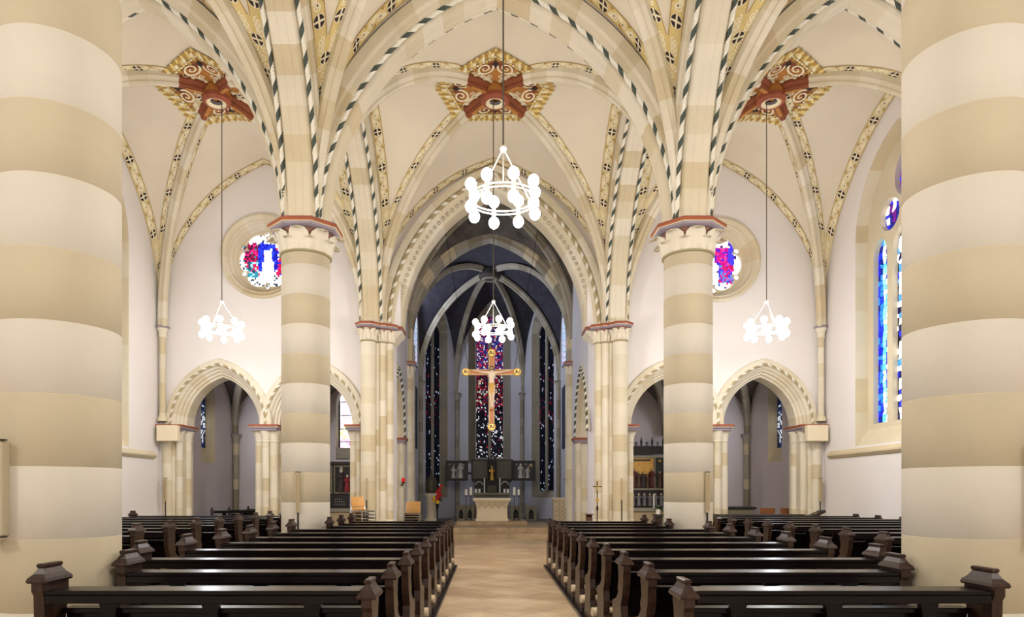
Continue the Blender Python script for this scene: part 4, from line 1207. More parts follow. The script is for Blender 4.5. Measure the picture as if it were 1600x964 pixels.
def make_pew(name, label, x0, x1, h0, h1, loc, group, seat_pad=False):
    root = thing(name, label, 'pew', loc, group)
    root['_w'] = [0, 0, 0]
    for xe, xd, h in ((x0, .065, h0), (x1, -.065, h1)):
        m = MB(); end_panel(m, xe, xe + xd, h, WOODE); e = m.build('end_panel', root, smooth=None, world=False)
        c = MB(); end_cap(c, xe + xd / 2, h, WOODE); e['_w'] = [0, 0, 0]; c.build('end_cap', e, smooth=None, world=False)
        p = MB()      # small plinth blocks
    a, b = x0 + .076, x1 - .076
    m = MB(); m.box(a, b, -.17, .035, .955, .985, WOOD, .006); m.box(a, b, -.17, -.14, .905, .954, WOOD, .004); m.build('book_rest', root, smooth=None, world=False)
    m = MB(); m.box(a, b, .0, .11, .815, .85, WOOD, .005); m.box(a, b, .05, .08, .47, .814, WOOD); m.build('backrest', root, smooth=None, world=False)
    m = MB(); m.box(a, b, .06, .42, .43, .469, WOOD, .006); m.build('seat', root, smooth=None, world=False)
    n = max(2, int(round((b - a) / .62)))
    for i in range(n):
        x = a + (b - a) * (i + .5) / n
        m = MB(); m.prism([(x - .045, .02), (x + .045, .02), (x + .045, .83), (x + .075, .954), (x - .075, .954), (x - .045, .83)], lambda u, v, k: (u, -.005 - .04 * k, v), WOOD)
        m.box(x - .02, x + .02, .0, .38, .05, .429, WOOD); m.build('support', root, smooth=None, world=False)
    m = MB(); m.box(x0 + .02, x1 - .02, -.46, -.33, .15, .175, WOOD, .004); m.box(a, a + .04, -.44, -.0, .04, .149, WOOD); m.box(b - .04, b, -.44, 0, .04, .149, WOOD)
    m.build('kneeler', root, smooth=None, world=False)
    m = MB(); yk, zk = -.395, .212
    ys = [(-.06, .176), (.06, .176), (.085, .195), (.09, .22), (.075, .25), (.04, .268), (-.04, .268), (-.075, .25), (-.09, .22), (-.085, .195)]
    m.prism(ys, lambda u, v, k: (x0 - .03 + (x1 - x0 + .06) * k, yk + u, v), PAD); m.build('kneeler_pad', root, smooth=40, world=False)
    for q0, q1 in ((x0 - .06, x0 + .07), (x1 - .07, x1 + .06)):
        m = MB(); m.box(q0, q1, -.46, .46, 0, .05, WOOD, .004); m.build('floor_runner', root, smooth=None, world=False)
    return root
S0, DS = 4.30, 0.932
ords = ['nearest the camera', 'second from the camera', 'third from the camera', 'fourth from the camera', 'fifth from the camera', 'sixth from the camera', 'seventh from the camera',
        'fourth from the altar steps', 'third from the altar steps', 'second from the altar steps', 'nearest the altar steps']
def nave_block(side, xin, xshort, xlong, g, hs):
    protos = {}
    for k in range(11):
        short = k < 2 or k >= 8
        xo = xshort if short else xlong
        y = S0 + DS * k
        key = short
        note = ' ending beside a pillar' if short else ' reaching past the pillars'
        lab = 'dark pew%s, %s, %s nave block' % (note, ords[k], side)
        if key not in protos:
            a, b = (xo, xin) if side == 'left' else (xin, xo)
            ha, hb = (hs[1], hs[0]) if side == 'left' else (hs[0], hs[1])
            protos[key] = make_pew('wooden_pew', lab, a, b, ha, hb, (0, y, 0), g)
        else: copy_thing(protos[key], (0, y, 0), lab)
nave_block('left', -.72, -2.81, -3.20, 'pews left of the middle aisle', (1.04, 1.14))
nave_block('right', 1.20, 3.17, 3.56, 'pews right of the middle aisle', (1.04, 1.11))
aord = ['eighth', 'seventh', 'sixth', 'fifth', 'fourth', 'third', 'second', 'first']
def aisle_block(side, xa, xb, ha, hb, ys, g):
    pr = None; n = len(ys)
    for i, y in enumerate(ys):
        lab = 'dark wooden pew in the %s side aisle, row %s counted from the door arches' % (side, ['one', 'two', 'three', 'four', 'five', 'six', 'seven', 'eight', 'nine', 'ten'][n - 1 - i])
        if pr is None: pr = make_pew('wooden_pew', lab, xa, xb, ha, hb, (0, y, 0), g)
        else: copy_thing(pr, (0, y, 0), lab)
aisle_block('left', -8.85, -4.78, 1.10, 1.15, [8.30 + .932 * i for i in range(10)], 'pews in the left side aisle')
aisle_block('right', 5.22, 8.98, 1.05, 1.03, [8.05 + .932 * i for i in range(10)], 'pews in the right side aisle')
# shorter benches set at an angle inside the left chapel
def short_bench(loc, rz, label):
    r = make_pew('wooden_pew', label, -1.0, 1.0, 1.08, 1.08, loc, 'short pews in the left chapel'); r.rotation_euler = (0, 0, rz); return r
sb = short_bench((-7.65, 21.1, 0), .38, 'short dark pew seen through the left door arch, front one')
copy_thing(sb, (-7.50, 22.1, 0), 'short dark pew seen through the left door arch, middle one')
copy_thing(sb, (-7.25, 23.1, 0), 'short dark pew seen through the left door arch, rear one')

# ================================================================== CHANDELIERS
def chandelier(x, y, top, label, group='ring chandeliers with white globe bulbs'):
    zr = 5.32; root = thing('chandelier', label, 'chandelier', (x, y, zr - .25), group)
    c = MB(); c.tube([(x, y, 6.02), (x, y, top)], .011, CABLE, 8); c.build('cable', root)
    b = MB(); b.sphere((x, y, 5.99), .045, LAMPW, 16); b.build('hub_ball', root)
    f = MB(); R = .43
    for z in (zr, zr + .045): f.tube([(x + R * cos(a), y + R * sin(a), z) for a in [2 * pi * k / 40 for k in range(40)]], .009, LAMPW, 6, closed=True)
    f.build('ring', root)
    for k in range(3):
        a = 2 * pi * k / 3 + .5
        r = MB(); r.tube([(x + .02 * cos(a), y + .02 * sin(a), 5.97), (x + R * cos(a), y + R * sin(a), zr + .045)], .007, LAMPW, 6); r.build('stay', root)
    for k in range(8):
        a = 2 * pi * (k + .35) / 8
        px, py = x + R * cos(a), y + R * sin(a)
        s = MB(); s.lathe([(.022, -.045), (.026, -.03), (.026, .075), (.022, .09)], (px, py, zr), LAMPW, 12); s.build('socket', root)
        for sg in (1, -1):
            g = MB(); g.sphere((px, py, zr + .0225 + sg * .14), .072, GLOBE, 14, sz=1.1); g.build('bulb', root)
    l = bpy.data.lights.new('lamp_light', 'POINT'); l.energy = LAMP_POWER; l.color = LAMP_COL; l.shadow_soft_size = .34
    o = bpy.data.objects.new('lamp_light', l); COL.objects.link(o); o.location = (x, y, zr - .02 - .35)
    o.parent = root; o.location = (0, 0, .25 - .30)
    return root
YC = (Y2 + Y3) / 2; YBm = (Y1 + Y2) / 2
c0 = chandelier(CX + .04, YBm, 10.85, 'largest-looking chandelier of white globe bulbs hanging in front of the chancel arch')
def cc(x, y, lab): return copy_thing(c0, (x, y, 5.07), lab)
cc(CX - .04, YC, 'chandelier of white globe bulbs hanging above the crucifix')
xl = (XL + .12 + px0) / 2; xr = (XR - .12 + px1) / 2
cc(xl + .06, YC, 'chandelier of white globe bulbs in front of the left aisle wall')
cc(xr - .04, YC, 'chandelier of white globe bulbs in front of the right aisle wall')
cc(xl, YBm, 'chandelier of white globe bulbs in the left aisle behind the big left pillar')
cc(xr, YBm, 'chandelier of white globe bulbs in the right aisle behind the big right pillar')
for x, q in ((xl, 'left aisle'), (CX, 'nave'), (xr, 'right aisle')): cc(x, 1.65, 'chandelier of white globe bulbs over the west bay of the %s' % q)

# invented glowing windows high on the chancel side walls, backing the added fill
for sg, ix in ((-1, 15), (1, 16)):
    xw = CH + sg * 2.955; g = MB(); g.gm = GLASS
    g.prism(shift(arc_path(1.3, 8.6, 1.3, 0, 6.6, 8), 26.1), lambda u, v, k: (xw + sg * .02 * k, u, v), LEAD)
    glass_cells(g, 24.85, 27.35, 6.65, 9.6, 10, 14, lambda u, v, r: (140 + int(r.random() * 30), 152 + int(r.random() * 20), 185), lambda u, v: abs(u - 26.1) < 1.2 and v < 9.5 - abs(u - 26.1) * .8, lambda u, v: (xw - sg * .006, u, v), 9)
    struct(_col(g).build('window_%d' % ix, None, smooth=None, fix=False))

# ================================================================== ALTAR AND CHANCEL FURNITURE
root = thing('stone_altar', 'pale carved stone altar with flared top standing on the steps', 'altar', (.11, 24.7, .5))
m = MB(); cx, cy = .11, 24.7
pr = [(.60, 0), (.60, .05), (.565, .10), (.55, .30), (.555, .48), (.59, .62), (.645, .74)]
def rect_lathe(mb, prof, cx, cy, z, ratio, mm):
    vs = []; fs = []
    for r, dz in prof:
        ry = r * ratio; vs += [(cx - r, cy - ry, z + dz), (cx + r, cy - ry, z + dz), (cx + r, cy + ry, z + dz), (cx - r, cy + ry, z + dz)]
    for i in range(len(prof) - 1):
        for k in range(4): fs.append((i * 4 + k, i * 4 + (k + 1) % 4, (i + 1) * 4 + (k + 1) % 4, (i + 1) * 4 + k))
    fs.append((3, 2, 1, 0)); n = (len(prof) - 1) * 4; fs.append((n, n + 1, n + 2, n + 3)); mb.add(vs, fs, mm)
rect_lathe(m, pr, cx, cy, .5, .62, ALT); m.build('altar_body', root, smooth=40)
m = MB()      # tracery frieze carved on the front
for i in range(5):
    x = cx - .48 + .24 * i; y = cy - .62 * .585 - .012
    P = [(x - .12, .68), (x - .10, .60), (x - .05, .53), (x, .47), (x + .05, .53), (x + .10, .60), (x + .12, .68)]
    m.tube([(a, y - (b - .5) * .12, .5 + b) for a, b in P], .014, ALTS, 6)
    m.tube([(x + .045 * cos(t), y - .02, 1.12 + .045 * sin(t)) for t in [2 * pi * k / 12 for k in range(12)]], .010, ALTS, 5, closed=True)
m.box(cx - .6, cx + .6, y - .035, y + .03, 1.185, 1.21, ALTS); m.build('carved_frieze', root)
m = MB(); m.box(cx - .69, cx + .69, cy - .44, cy + .44, 1.24, 1.335, ALT, .012); m.build('altar_slab', root, smooth=None)

root = thing('high_altar', 'dark stone altar block carrying the winged altarpiece', 'altar', (.12, 28.6, .37))
m = MB(); m.box(-.62, .86, 28.3, 29.3, .37, 1.42, GREYST, .01); m.build('altar_block', root, smooth=None)
m = MB(); m.box(-.70, .94, 28.22, 29.34, 1.42, 1.52, G_B, .01); m.build('altar_slab', root, smooth=None)

# winged altarpiece
root = thing('winged_altarpiece', 'dark winged altarpiece with pale relief scenes on its open wings', 'altarpiece', (.12, 29.0, 1.52))
m = MB(); m.box(-.62, .88, 28.75, 29.2, 1.52, 2.0, DARKW, .01); m.box(-.72, .98, 28.7, 29.2, 1.98, 2.05, DARKW, .008); m.build('predella', root, smooth=None)
m = MB(); m.box(-.76, 1.02, 28.85, 29.2, 2.05, 2.95, DARKW, .008); m.build('shrine_case', root, smooth=None)
for x0, x1 in ((-.74, -.03), (.29, 1.0)):
    m = MB(); m.box(x0, x1, 28.79, 28.85, 2.07, 2.93, DARKW, .006); p = m.build('closed_panel', root, smooth=None)
    q = MB(); q.box(x0 + .06, x1 - .06, 28.78, 28.79, 2.13, 2.87, SLATE if False else BRONZE); q.build('panel_field', p, smooth=None)
def robed(mb, x, y, z, h, robe, head=SKINP, lean=0.0, w=.17):
    mb.lathe([(w * h, 0), (w * h * 1.02, .08 * h), (w * .82 * h, .35 * h), (w * .72 * h, .55 * h), (w * .85 * h, .68 * h), (w * .80 * h, .78 * h), (w * .30 * h, .84 * h)], (x, y, z), robe, 12)
    mb.sphere((x + lean, y, z + .91 * h), .075 * h, head, 10, sz=1.2)
    for s in (-1, 1): mb.tube([(x + s * w * .75 * h, y, z + .76 * h), (x + s * w * 1.0 * h, y - .05 * h, z + .60 * h), (x + s * .04 * h, y - w * .95 * h, z + .60 * h)], [.05 * h, .045 * h, .03 * h], robe, 7)
for x0, x1, sg in ((-1.86, -.90, -1), (.97 + .06, 2.0, 1)):
    m = MB(); m.box(x0, x1, 28.98, 29.06, 2.03, 2.90, DARKW); 
    for a, b, c_, d_ in ((x0, x1, 2.03, 2.10), (x0, x1, 2.83, 2.90), (x0, x0 + .07, 2.1, 2.83), (x1 - .07, x1, 2.1, 2.83)): m.box(a, b, 28.92, 28.98, c_, d_, DARKW)
    w_ = m.build('wing', root, smooth=None)
    r = MB(); r.box(x0 + .08, x1 - .08, 28.965, 28.98, 2.11, 2.82, BLACKP)
    robed(r, x0 + .34 * (x1 - x0), 28.95, 2.14, .52 if sg < 0 else .64, PAPER); robed(r, x0 + .66 * (x1 - x0), 28.95, 2.14, .66 if sg < 0 else .50, PAPER, lean=.02)
    robed(r, x0 + .50 * (x1 - x0), 28.96, 2.14, .38, GREYP)
    for i in range(4): r.sphere((x0 + .16 + .2 * i, 28.955, 2.74 - (.03 if i % 2 else 0)), .035, PAPER, 8)
    if sg > 0: r.tube([(x1 - .2 + .06 * cos(t), 28.95, 2.70 + .06 * sin(t)) for t in [2 * pi * k / 12 for k in range(12)]], .014, GOLDP, 5, closed=True)
    r.build('relief_scene', w_, smooth=40)
    wr = MB()
    wr.box(min(x1, -.74) if sg < 0 else .98, max(x0, -.74) if False else (-.74 if sg < 0 else x0), 29.0, 29.05, 2.3, 2.4, DARKW); wr.build('hinge_arm', root, smooth=None)
m = MB()
for x in (-.03, .13, .29): m.lathe([(.022, 0), (.018, .9), (.03, .93), (.02, .98), (.002, 1.12)], (x, 28.8, 2.05), DARKW, 8)
m.tube([(-.03, 28.8, 2.92), (.05, 28.8, 3.02), (.13, 28.8, 3.12), (.21, 28.8, 3.02), (.29, 28.8, 2.92)], .02, DARKW, 6); m.sphere((.13, 28.8, 3.15), .035, PAPER, 8)
m.build('canopy', root)
st = thing('gilded_statue', 'small gilded statue in the middle of the winged altarpiece', 'statue', (.13, 28.72, 2.05))
m = MB(); robed(m, .13, 28.74, 2.05, .60, GOLD); m.build('figure', st); m = MB(); m.lathe([(.07, 0), (.075, .02), (.05, .05)], (.13, 28.74, 2.62), GOLD, 10); m.build('crown', st)
tb = thing('tabernacle', 'small dark tabernacle with a gold door on the dark altar', 'tabernacle', (.12, 28.5, 1.52))
m = MB(); m.box(-.13, .37, 28.40, 28.7, 1.52, 1.86, DARKW, .01); m.build('case', tb, smooth=None); m = MB(); m.box(-.06, .30, 28.385, 28.40, 1.56, 1.82, BRONZE, .004); m.build('door', tb, smooth=None)

def candle(x, y, z, h, r, label, group, stand=None):
    root = thing('candle', label, 'candle', (x, y, z), group)
    zz = z
    if stand:
        s = MB(); s.lathe([(.10, 0), (.10, .015), (.015, .03), (.008, .1), (.008, stand - .06), (.02, stand - .04), (.055, stand - .02), (.055, stand)], (x, y, z), IRON, 14); s.build('candle_stand', root); zz = z + stand
    m = MB(); m.lathe([(r, 0), (r, h - .005), (r * .8, h), (r * .3, h - .004)], (x, y, zz), WAX, 14); m.build('wax', root)
    k = MB(); k.tube([(x, y, zz + h - .006), (x + .003, y, zz + h + .02)], .003, BLACKP, 5); k.build('wick', root)
for x, h, l in ((-.86, .22, 'short white candle on a stand, outermost left of the stone altar'), (-.68, .30, 'tall white candle on a stand left of the stone altar'),
                (.95, .30, 'tall white candle on a stand right of the stone altar'), (1.12, .22, 'short white candle on a stand, outermost right of the stone altar')):
    candle(x, 25.2, .5, h, .045, l, 'candles standing beside the stone altar', .93)
for x, l in ((-.19, 'slim white altar candle left of the gilded statue'), (.46, 'slim white altar candle right of the gilded statue')): candle(x, 28.32, 1.52, .62, .028, l, 'slim candles on the dark altar')
for x, l in ((-.55, 'small white pillar candle at the left end of the dark altar'), (-.40, 'small white cup candle on the left of the dark altar'), (.66, 'small white cup candle on the right of the dark altar'), (.80, 'small white pillar candle at the right end of the dark altar')):
    candle(x, 28.32, 1.52, .16, .05, l, 'small candles on the dark altar')
for s, l in ((-1, 'left'), (1, 'right')):
    cx_ = .13 + s * .55; root = thing('scroll_bracket', 'pale curved bracket on the predella, %s of the statue' % l, 'bracket', (cx_, 28.6, 1.95))
    m = MB(); m.tube([(cx_ - .14 * cos(t), 28.72, 1.86 + .13 * sin(t)) for t in [pi * k / 10 for k in range(11)]], .028, PAPER, 8); m.build('curl', root)

# seats with pointed niches in the apse
def niche_block(x0, x1, y, label, n):
    root = thing('stone_niche_bench', label, 'stone bench', ((x0 + x1) / 2, y, .37), 'stone blocks with pointed niches')
    m = MB(); hs = [shift(arc_path((x1 - x0) / n * .24, .63, .2, 0, .40, 6), x0 + (x1 - x0) * (i + .5) / n) for i in range(n)]
    m.prism([(x0, .37), (x1, .37), (x1, .92), (x0, .92)], lambda u, v, k: (u, y + k * .3, v), G_B, hs); m.box(x0 - .03, x1 + .03, y - .03, y + .45, .92, .98, G_B); m.build('front', root, smooth=None)
    m = MB(); m.box(x0, x1, y + .3, y + .42, .37, .92, BLACKP); m.build('back', root, smooth=None)
niche_block(-1.36, -.62, 28.2, 'grey stone block with two pointed niches left of the dark altar', 2)
niche_block(.90, 1.36, 28.2, 'grey stone block with a pointed niche right of the dark altar', 1)
niche_block(1.55, 2.0, 28.2, 'small grey stone block with one niche, furthest right in the apse', 1)

# baptismal font column with bronze cover, flowers
root = thing('baptismal_font', 'tall pale stone font with dark bronze cover left of the altar', 'font', (-2.34, 27.3, .37))
m = MB(); m.lathe([(.28, 0), (.28, .06), (.22, .12), (.19, .3), (.18, .85), (.22, .98), (.26, 1.06), (.26, 1.13)], (-2.34, 27.3, .37), ALT, 8, a0=pi / 8); m.build('pedestal', root, smooth=20)
m = MB(); m.lathe([(.22, 0), (.235, .05), (.235, .42), (.22, .52), (.16, .62), (.08, .70), (.03, .74)], (-2.34, 27.3, 1.50), BRONZE, 20)
for k in range(10):
    a = 2 * pi * k / 10; m.tube([(-2.34 + .236 * cos(a), 27.3 + .236 * sin(a), 1.56), (-2.34 + .236 * cos(a), 27.3 + .236 * sin(a), 1.95), (-2.34 + .17 * cos(a), 27.3 + .17 * sin(a), 2.11)], .012, BRONZE, 5)
m.build('bronze_cover', root)
m = MB(); robed(m, -2.34, 27.3, 2.22, .26, BRONZE, head=PAPER); m.build('cover_figure', root)
root = thing('flower_vase', 'slim dark floor vase with red and yellow flowers beside the font', 'flower arrangement', (-2.02, 26.3, .36))
m = MB(); m.lathe([(.12, 0), (.12, .02), (.03, .05), (.022, .3), (.03, .5), (.07, .72), (.085, .80)], (-2.02, 26.3, .36), IRON, 16, cap=True); m.build('vase', root)
rnd = random.Random(2)
m = MB()
for k in range(26):
    a = rnd.uniform(0, 2 * pi); e = rnd.uniform(-.2, 1.0); L = rnd.uniform(.15, .32); d = Vector((cos(a) * cos(e), sin(a) * cos(e), sin(e))); p = Vector((-2.02, 26.3, 1.2)); q = d.cross(Vector((0, 0, 1))).normalized() * .035
    m.add([p, p + d * L * .5 + q, p + d * L - Vector((0, 0, .05)), p + d * L * .5 - q], [(0, 1, 2, 3)], LEAFG)
    m.tube([p, p + d * L * .9], .006, LEAFG, 4)
m.build('leaves', root, smooth=None, fix=False)
for k, (dx, dz, mt, r) in enumerate(((.02, .62, FLRED, .10), (.10, .74, FLRED, .09), (.17, .88, FLRED, .07), (.05, .48, FLRED, .11), (.0, .36, FLRED, .09), (-.11, .30, FLYEL, .085), (-.13, .42, FLYEL, .07), (.02, .24, FLYEL, .09), (.14, .55, FLRED, .07))):
    m = MB(); c = Vector((-2.02 + dx, 26.22, .92 + dz))
    for p in range(9):
        a = 2 * pi * p / 9; u = Vector((cos(a), -.35, sin(a))).normalized(); v = u.cross(Vector((0, 1, 0))).normalized() * r * .3
        m.add([c, c + u * r * .6 + v, c + u * r, c + u * r * .6 - v], [(0, 1, 2, 3)], mt)
    m.sphere(c, r * .45, mt, 8); m.tube([c, (-2.02, 26.3, 1.15)], .005, LEAFG, 4); m.build('flower', root, smooth=None, fix=False)

# carved ambo
root = thing('stone_ambo', 'pale carved stone lectern with openwork scroll pattern right of the altar', 'lectern', (2.66, 25.4, .36))
m = MB(); x0, x1 = 2.40, 2.88; m.box(x0 + .03, x1 - .03, 25.2, 25.62, .36, 1.27, ALTS); m.build('core', root, smooth=None)
m = MB()
for r in range(5):
    for c in range(2):
        xx = x0 + .12 + .24 * c; zz = .50 + .17 * r
        m.tube([(xx + .085 * cos(t), 25.19, zz + .075 * sin(t)) for t in [2 * pi * k / 12 for k in range(12)]], .022, ALT, 6, closed=True)
        m.sphere((xx, 25.19, zz), .03, ALT, 8); m.sphere((xx + .12, 25.19, zz + .085), .026, ALT, 8)
m.build('openwork_front', root)
m = MB(); m.box(x0 - .02, x1 + .02, 25.15, 25.66, 1.27, 1.34, ALT, .01); m.build('top_slab', root, smooth=None)
m = MB(); m.box(x0 - .02, x1 + .02, 25.15, 25.66, .36, .42, ALT, .01); m.build('base_slab', root, smooth=None)

# processional cross, kneeler seat, candle lamp stand, red lamp
root = thing('processional_cross', 'tall dark processional cross with small gold crucifix by the right chancel pier', 'cross', (2.95, 18.3, 0))
m = MB(); m.lathe([(.16, 0), (.16, .03), (.03, .07), (.014, .12), (.014, 1.05), (.03, 1.08), (.03, 1.16), (.014, 1.2), (.012, 1.52)], (2.95, 18.3, 0), IRON, 14); m.build('pole', root)
m = MB(); m.lathe([(.014, 0), (.04, .03), (.04, .08), (.014, .11)], (2.95, 18.3, 1.28), GOLD, 12); m.build('knob', root)
m = MB(); m.box(2.935, 2.965, 18.29, 18.31, 1.5, 1.86, DARKW, .003); m.box(2.83, 3.07, 18.29, 18.31, 1.70, 1.73, DARKW, .003); c_ = m.build('cross', root, smooth=None)
m = MB(); m.tube([(2.95, 18.28, 1.60), (2.95, 18.275, 1.70), (2.95, 18.28, 1.735)], [.008, .014, .012], GOLD, 6); m.tube([(2.87, 18.28, 1.73), (2.95, 18.275, 1.71), (3.03, 18.28, 1.73)], .006, GOLD, 6); m.build('corpus', c_)
BROWND = mat('dark_brown_leather', rgb(84, 46, 28), .5)
root = thing('kneeling_bench', 'small brown wooden prayer stool in front of the right chancel pier', 'stool', (2.78, 18.35, 0))
m = MB(); m.prism([(18.1, 0), (18.5, 0), (18.46, .90), (18.40, .94), (18.24, .88), (18.20, .5)], lambda u, v, k: (2.66 + .15 * k, u, v), BROWND); m.build('side_body', root, smooth=None)
m = MB(); m.box(2.64, 2.83, 18.16, 18.5, .94, .97, BROWND, .01); m.build('top', root, smooth=None)
root = thing('candle_rack', 'thin black metal flower stand near the right chancel door', 'stand', (2.82, 24.2, .36))
m = MB(); m.lathe([(.12, 0), (.12, .02), (.012, .04), (.01, 1.45)], (2.82, 24.2, .36), IRON, 10); m.build('pole', root)
m = MB()
for k in range(9):
    a = k * .7; m.sphere((2.82 + .07 * cos(a), 24.2 + .05 * sin(a), 1.86 + .035 * k), .05 - .003 * k, LEAFG if k % 3 else IRON, 7)
m.build('bouquet', root)
root = thing('sanctuary_lamp', 'small red glass lamp on a bracket right of the left chancel pier', 'lamp', (-2.78, 22.1, 1.85))
m = MB(); m.tube([(-2.90, 22.18, 1.80), (-2.84, 22.02, 1.78), (-2.80, 22.0, 1.86)], .022, IRON, 6); m.lathe([(.05, 0), (.06, .02), (.03, .04)], (-2.80, 22.0, 1.85), IRON, 12); m.build('bracket', root)
m = MB(); m.lathe([(.04, 0), (.06, .05), (.055, .12), (.04, .13)], (-2.80, 22.0, 1.89), mat('red_lamp_glass', rgb(190, 20, 24), .2, emit=.6), 12); m.build('glass', root)

# ================================================================== CRUCIFIX
XZ, YX = 4.87, 20.5
cx = .08
root = thing('hanging_crucifix', 'large wooden crucifix with gold discs hanging in front of the chancel window', 'crucifix', (cx, YX, 3.4))
def bar(mb, x0, x1, z0, z1, y0, y1, mm): mb.box(x0, x1, y0, y1, z0, z1, mm, .006)
ow = mat('cross_orange_wood', rgb(190, 122, 66), .5, noise=.1, scale=5)
m = MB(); zc = 5.22
EDGEC = mat('cross_cream_edge', rgb(226, 200, 150), .5)
bar(m, cx - .085, cx + .085, 3.52, 5.80, YX, YX + .07, EDGEC); bar(m, cx - .74, cx + .74, zc - .085, zc + .085, YX + .001, YX + .069, EDGEC); m.build('gilded_edge', root, smooth=None)
m = MB(); m.box(cx - .066, cx + .066, YX - .012, YX - .001, 3.55, 5.76, ow); m.box(cx - .72, cx - .067, YX - .012, YX - .001, zc - .066, zc + .066, ow); m.box(cx + .067, cx + .72, YX - .012, YX - .001, zc - .066, zc + .066, ow); m.build('wood_face', root, smooth=None)
for i, (x, z) in enumerate(((cx, 5.80), (cx, 3.55), (cx - .78, zc), (cx + .78, zc))):
    m = MB(); n = 24
    m.prism([(x + .125 * cos(2 * pi * k / n), z + .125 * sin(2 * pi * k / n)) for k in range(n)], lambda u, v, k: (u, YX - .03 + .09 * k, v), GOLDP)
    d = m.build('medallion', root, smooth=None)
    q = MB(); q.tube([(x + .11 * cos(t), YX - .034, z + .11 * sin(t)) for t in [2 * pi * k / 20 for k in range(20)]], .012, GOLD, 5, closed=True)
    rn = random.Random(i)
    q.sphere((x - .02, YX - .034, z + .03), .03, HAIRP, 8, sy=.5); q.tube([(x - .07, YX - .034, z - .04), (x - .02, YX - .036, z), (x + .06, YX - .034, z - .03), (x + .07, YX - .034, z + .04)], .013, HAIRP, 6)
    q.build('medallion_symbol', d)
# carved body: one skinned surface
def skin_body(name, verts, edges, parent, m, loc):
    me = bpy.data.meshes.new(name); me.from_pydata([v[0] for v in verts], edges, []); me.materials.append(m)
    o = bpy.data.objects.new(name, me); COL.objects.link(o)
    o.parent = parent; o['_w'] = parent['_w']
    o.location = Vector(loc) - Vector(parent['_w'])
    md = o.modifiers.new('skin', 'SKIN'); md.use_smooth_shade = True
    sv = me.skin_vertices[0].data if me.skin_vertices else None
    if sv is None: 
        return o
    for i, v in enumerate(verts): sv[i].radius = v[1] if isinstance(v[1], tuple) else (v[1], v[1]); sv[i].use_root = (i == 0)
    sb = o.modifiers.new('sub', 'SUBSURF'); sb.levels = 2; sb.render_levels = 2
    return o
V = [((0, 0, 0), (.085, .06)), ((0, -.01, .12), (.072, .052)), ((0, -.015, .25), (.10, .065)), ((0, -.005, .35), (.085, .055)), ((0, -.01, .40), .035), ((.01, -.035, .475), (.048, .055)), ((.01, -.035, .53), .040),
     ((-.10, 0, .36), .042), ((-.30, .005, .375), .030), ((-.50, .01, .425), .022), ((-.55, .01, .435), .022), ((-.60, .008, .44), .012),
     ((.10, 0, .36), .042), ((.30, .005, .375), .030), ((.50, .01, .425), .022), ((.55, .01, .435), .022), ((.60, .008, .44), .012),
     ((-.06, -.01, -.08), .060), ((-.04, -.07, -.33), .042), ((-.02, -.02, -.62), .026), ((-.02, -.05, -.72), .020),
     ((.06, -.01, -.08), .060), ((.05, -.07, -.33), .042), ((.03, -.02, -.62), .026), ((.02, -.05, -.72), .020)]
E = [(0, 1), (1, 2), (2, 3), (3, 4), (4, 5), (5, 6), (3, 7), (7, 8), (8, 9), (9, 10), (10, 11), (3, 12), (12, 13), (13, 14), (14, 15), (15, 16), (0, 17), (17, 18), (18, 19), (19, 20), (0, 21), (21, 22), (22, 23), (23, 24)]
import bmesh
def ensure_skin(me):
    bm = bmesh.new(); bm.from_mesh(me); bm.verts.layers.skin.verify(); bm.to_mesh(me); bm.free()
_old = skin_body
def skin_body(name, verts, edges, parent, m, loc):
    me = bpy.data.meshes.new(name); me.from_pydata([v[0] for v in verts], edges, []); ensure_skin(me); me.materials.append(m)
    o = bpy.data.objects.new(name, me); COL.objects.link(o); o.parent = parent; o['_w'] = parent['_w']; o.location = Vector(loc) - Vector(parent['_w'])
    md = o.modifiers.new('skin', 'SKIN'); md.use_smooth_shade = True
    for i, v in enumerate(verts):
        d = me.skin_vertices[0].data[i]; d.radius = v[1] if isinstance(v[1], tuple) else (v[1], v[1]); d.use_root = (i == 0)
    sb = o.modifiers.new('sub', 'SUBSURF'); sb.levels = 2; sb.render_levels = 2
    return o
body = skin_body('carved_body', V, E, root, SKINP, (cx, YX - .085, 4.83))
bz = 4.83; by = YX - .085
m = MB()
m.lathe([(.088, .02), (.098, -.02), (.105, -.12), (.10, -.22), (.095, -.32), (.06, -.36)], (cx, by, bz), CLOTHG, 16)
for k in range(7):
    a = -pi + k * pi / 6; m.tube([(cx + .09 * cos(a), by + .09 * sin(a), bz), (cx + .105 * cos(a) * .9, by + .10 * sin(a), bz - .32)], .014, CLOTHG, 5)
m.tube([(cx + .095 * cos(t), by + .075 * sin(t), bz + .015) for t in [2 * pi * k / 16 for k in range(16)]], .02, CLOTHG, 6, closed=True); m.build('loincloth', root)
m = MB(); m.sphere((cx + .01, by - .02, bz + .52), .055, HAIRP, 12, sz=.9); m.tube([(cx - .045, by - .02, bz + .50), (cx - .055, by - .01, bz + .42), (cx - .05, by, bz + .37)], .018, HAIRP, 6); m.tube([(cx + .065, by - .02, bz + .50), (cx + .07, by - .01, bz + .42), (cx + .06, by, bz + .37)], .018, HAIRP, 6)
m.sphere((cx + .01, by - .085, bz + .455), .024, HAIRP, 8, sz=1.2); m.build('hair', root)
m = MB(); m.box(cx - .06, cx + .07, YX - .11, YX - .012, 4.06, 4.10, ow); m.build('foot_block', root, smooth=None)
for s in (-1, 1):
    m = MB(); m.tube([(cx + s * .70, YX + .03, zc + .09), (cx + s * 1.5, YX + .03, 10.1)], .007, IRON, 6); m.build('hanging_wire', root)

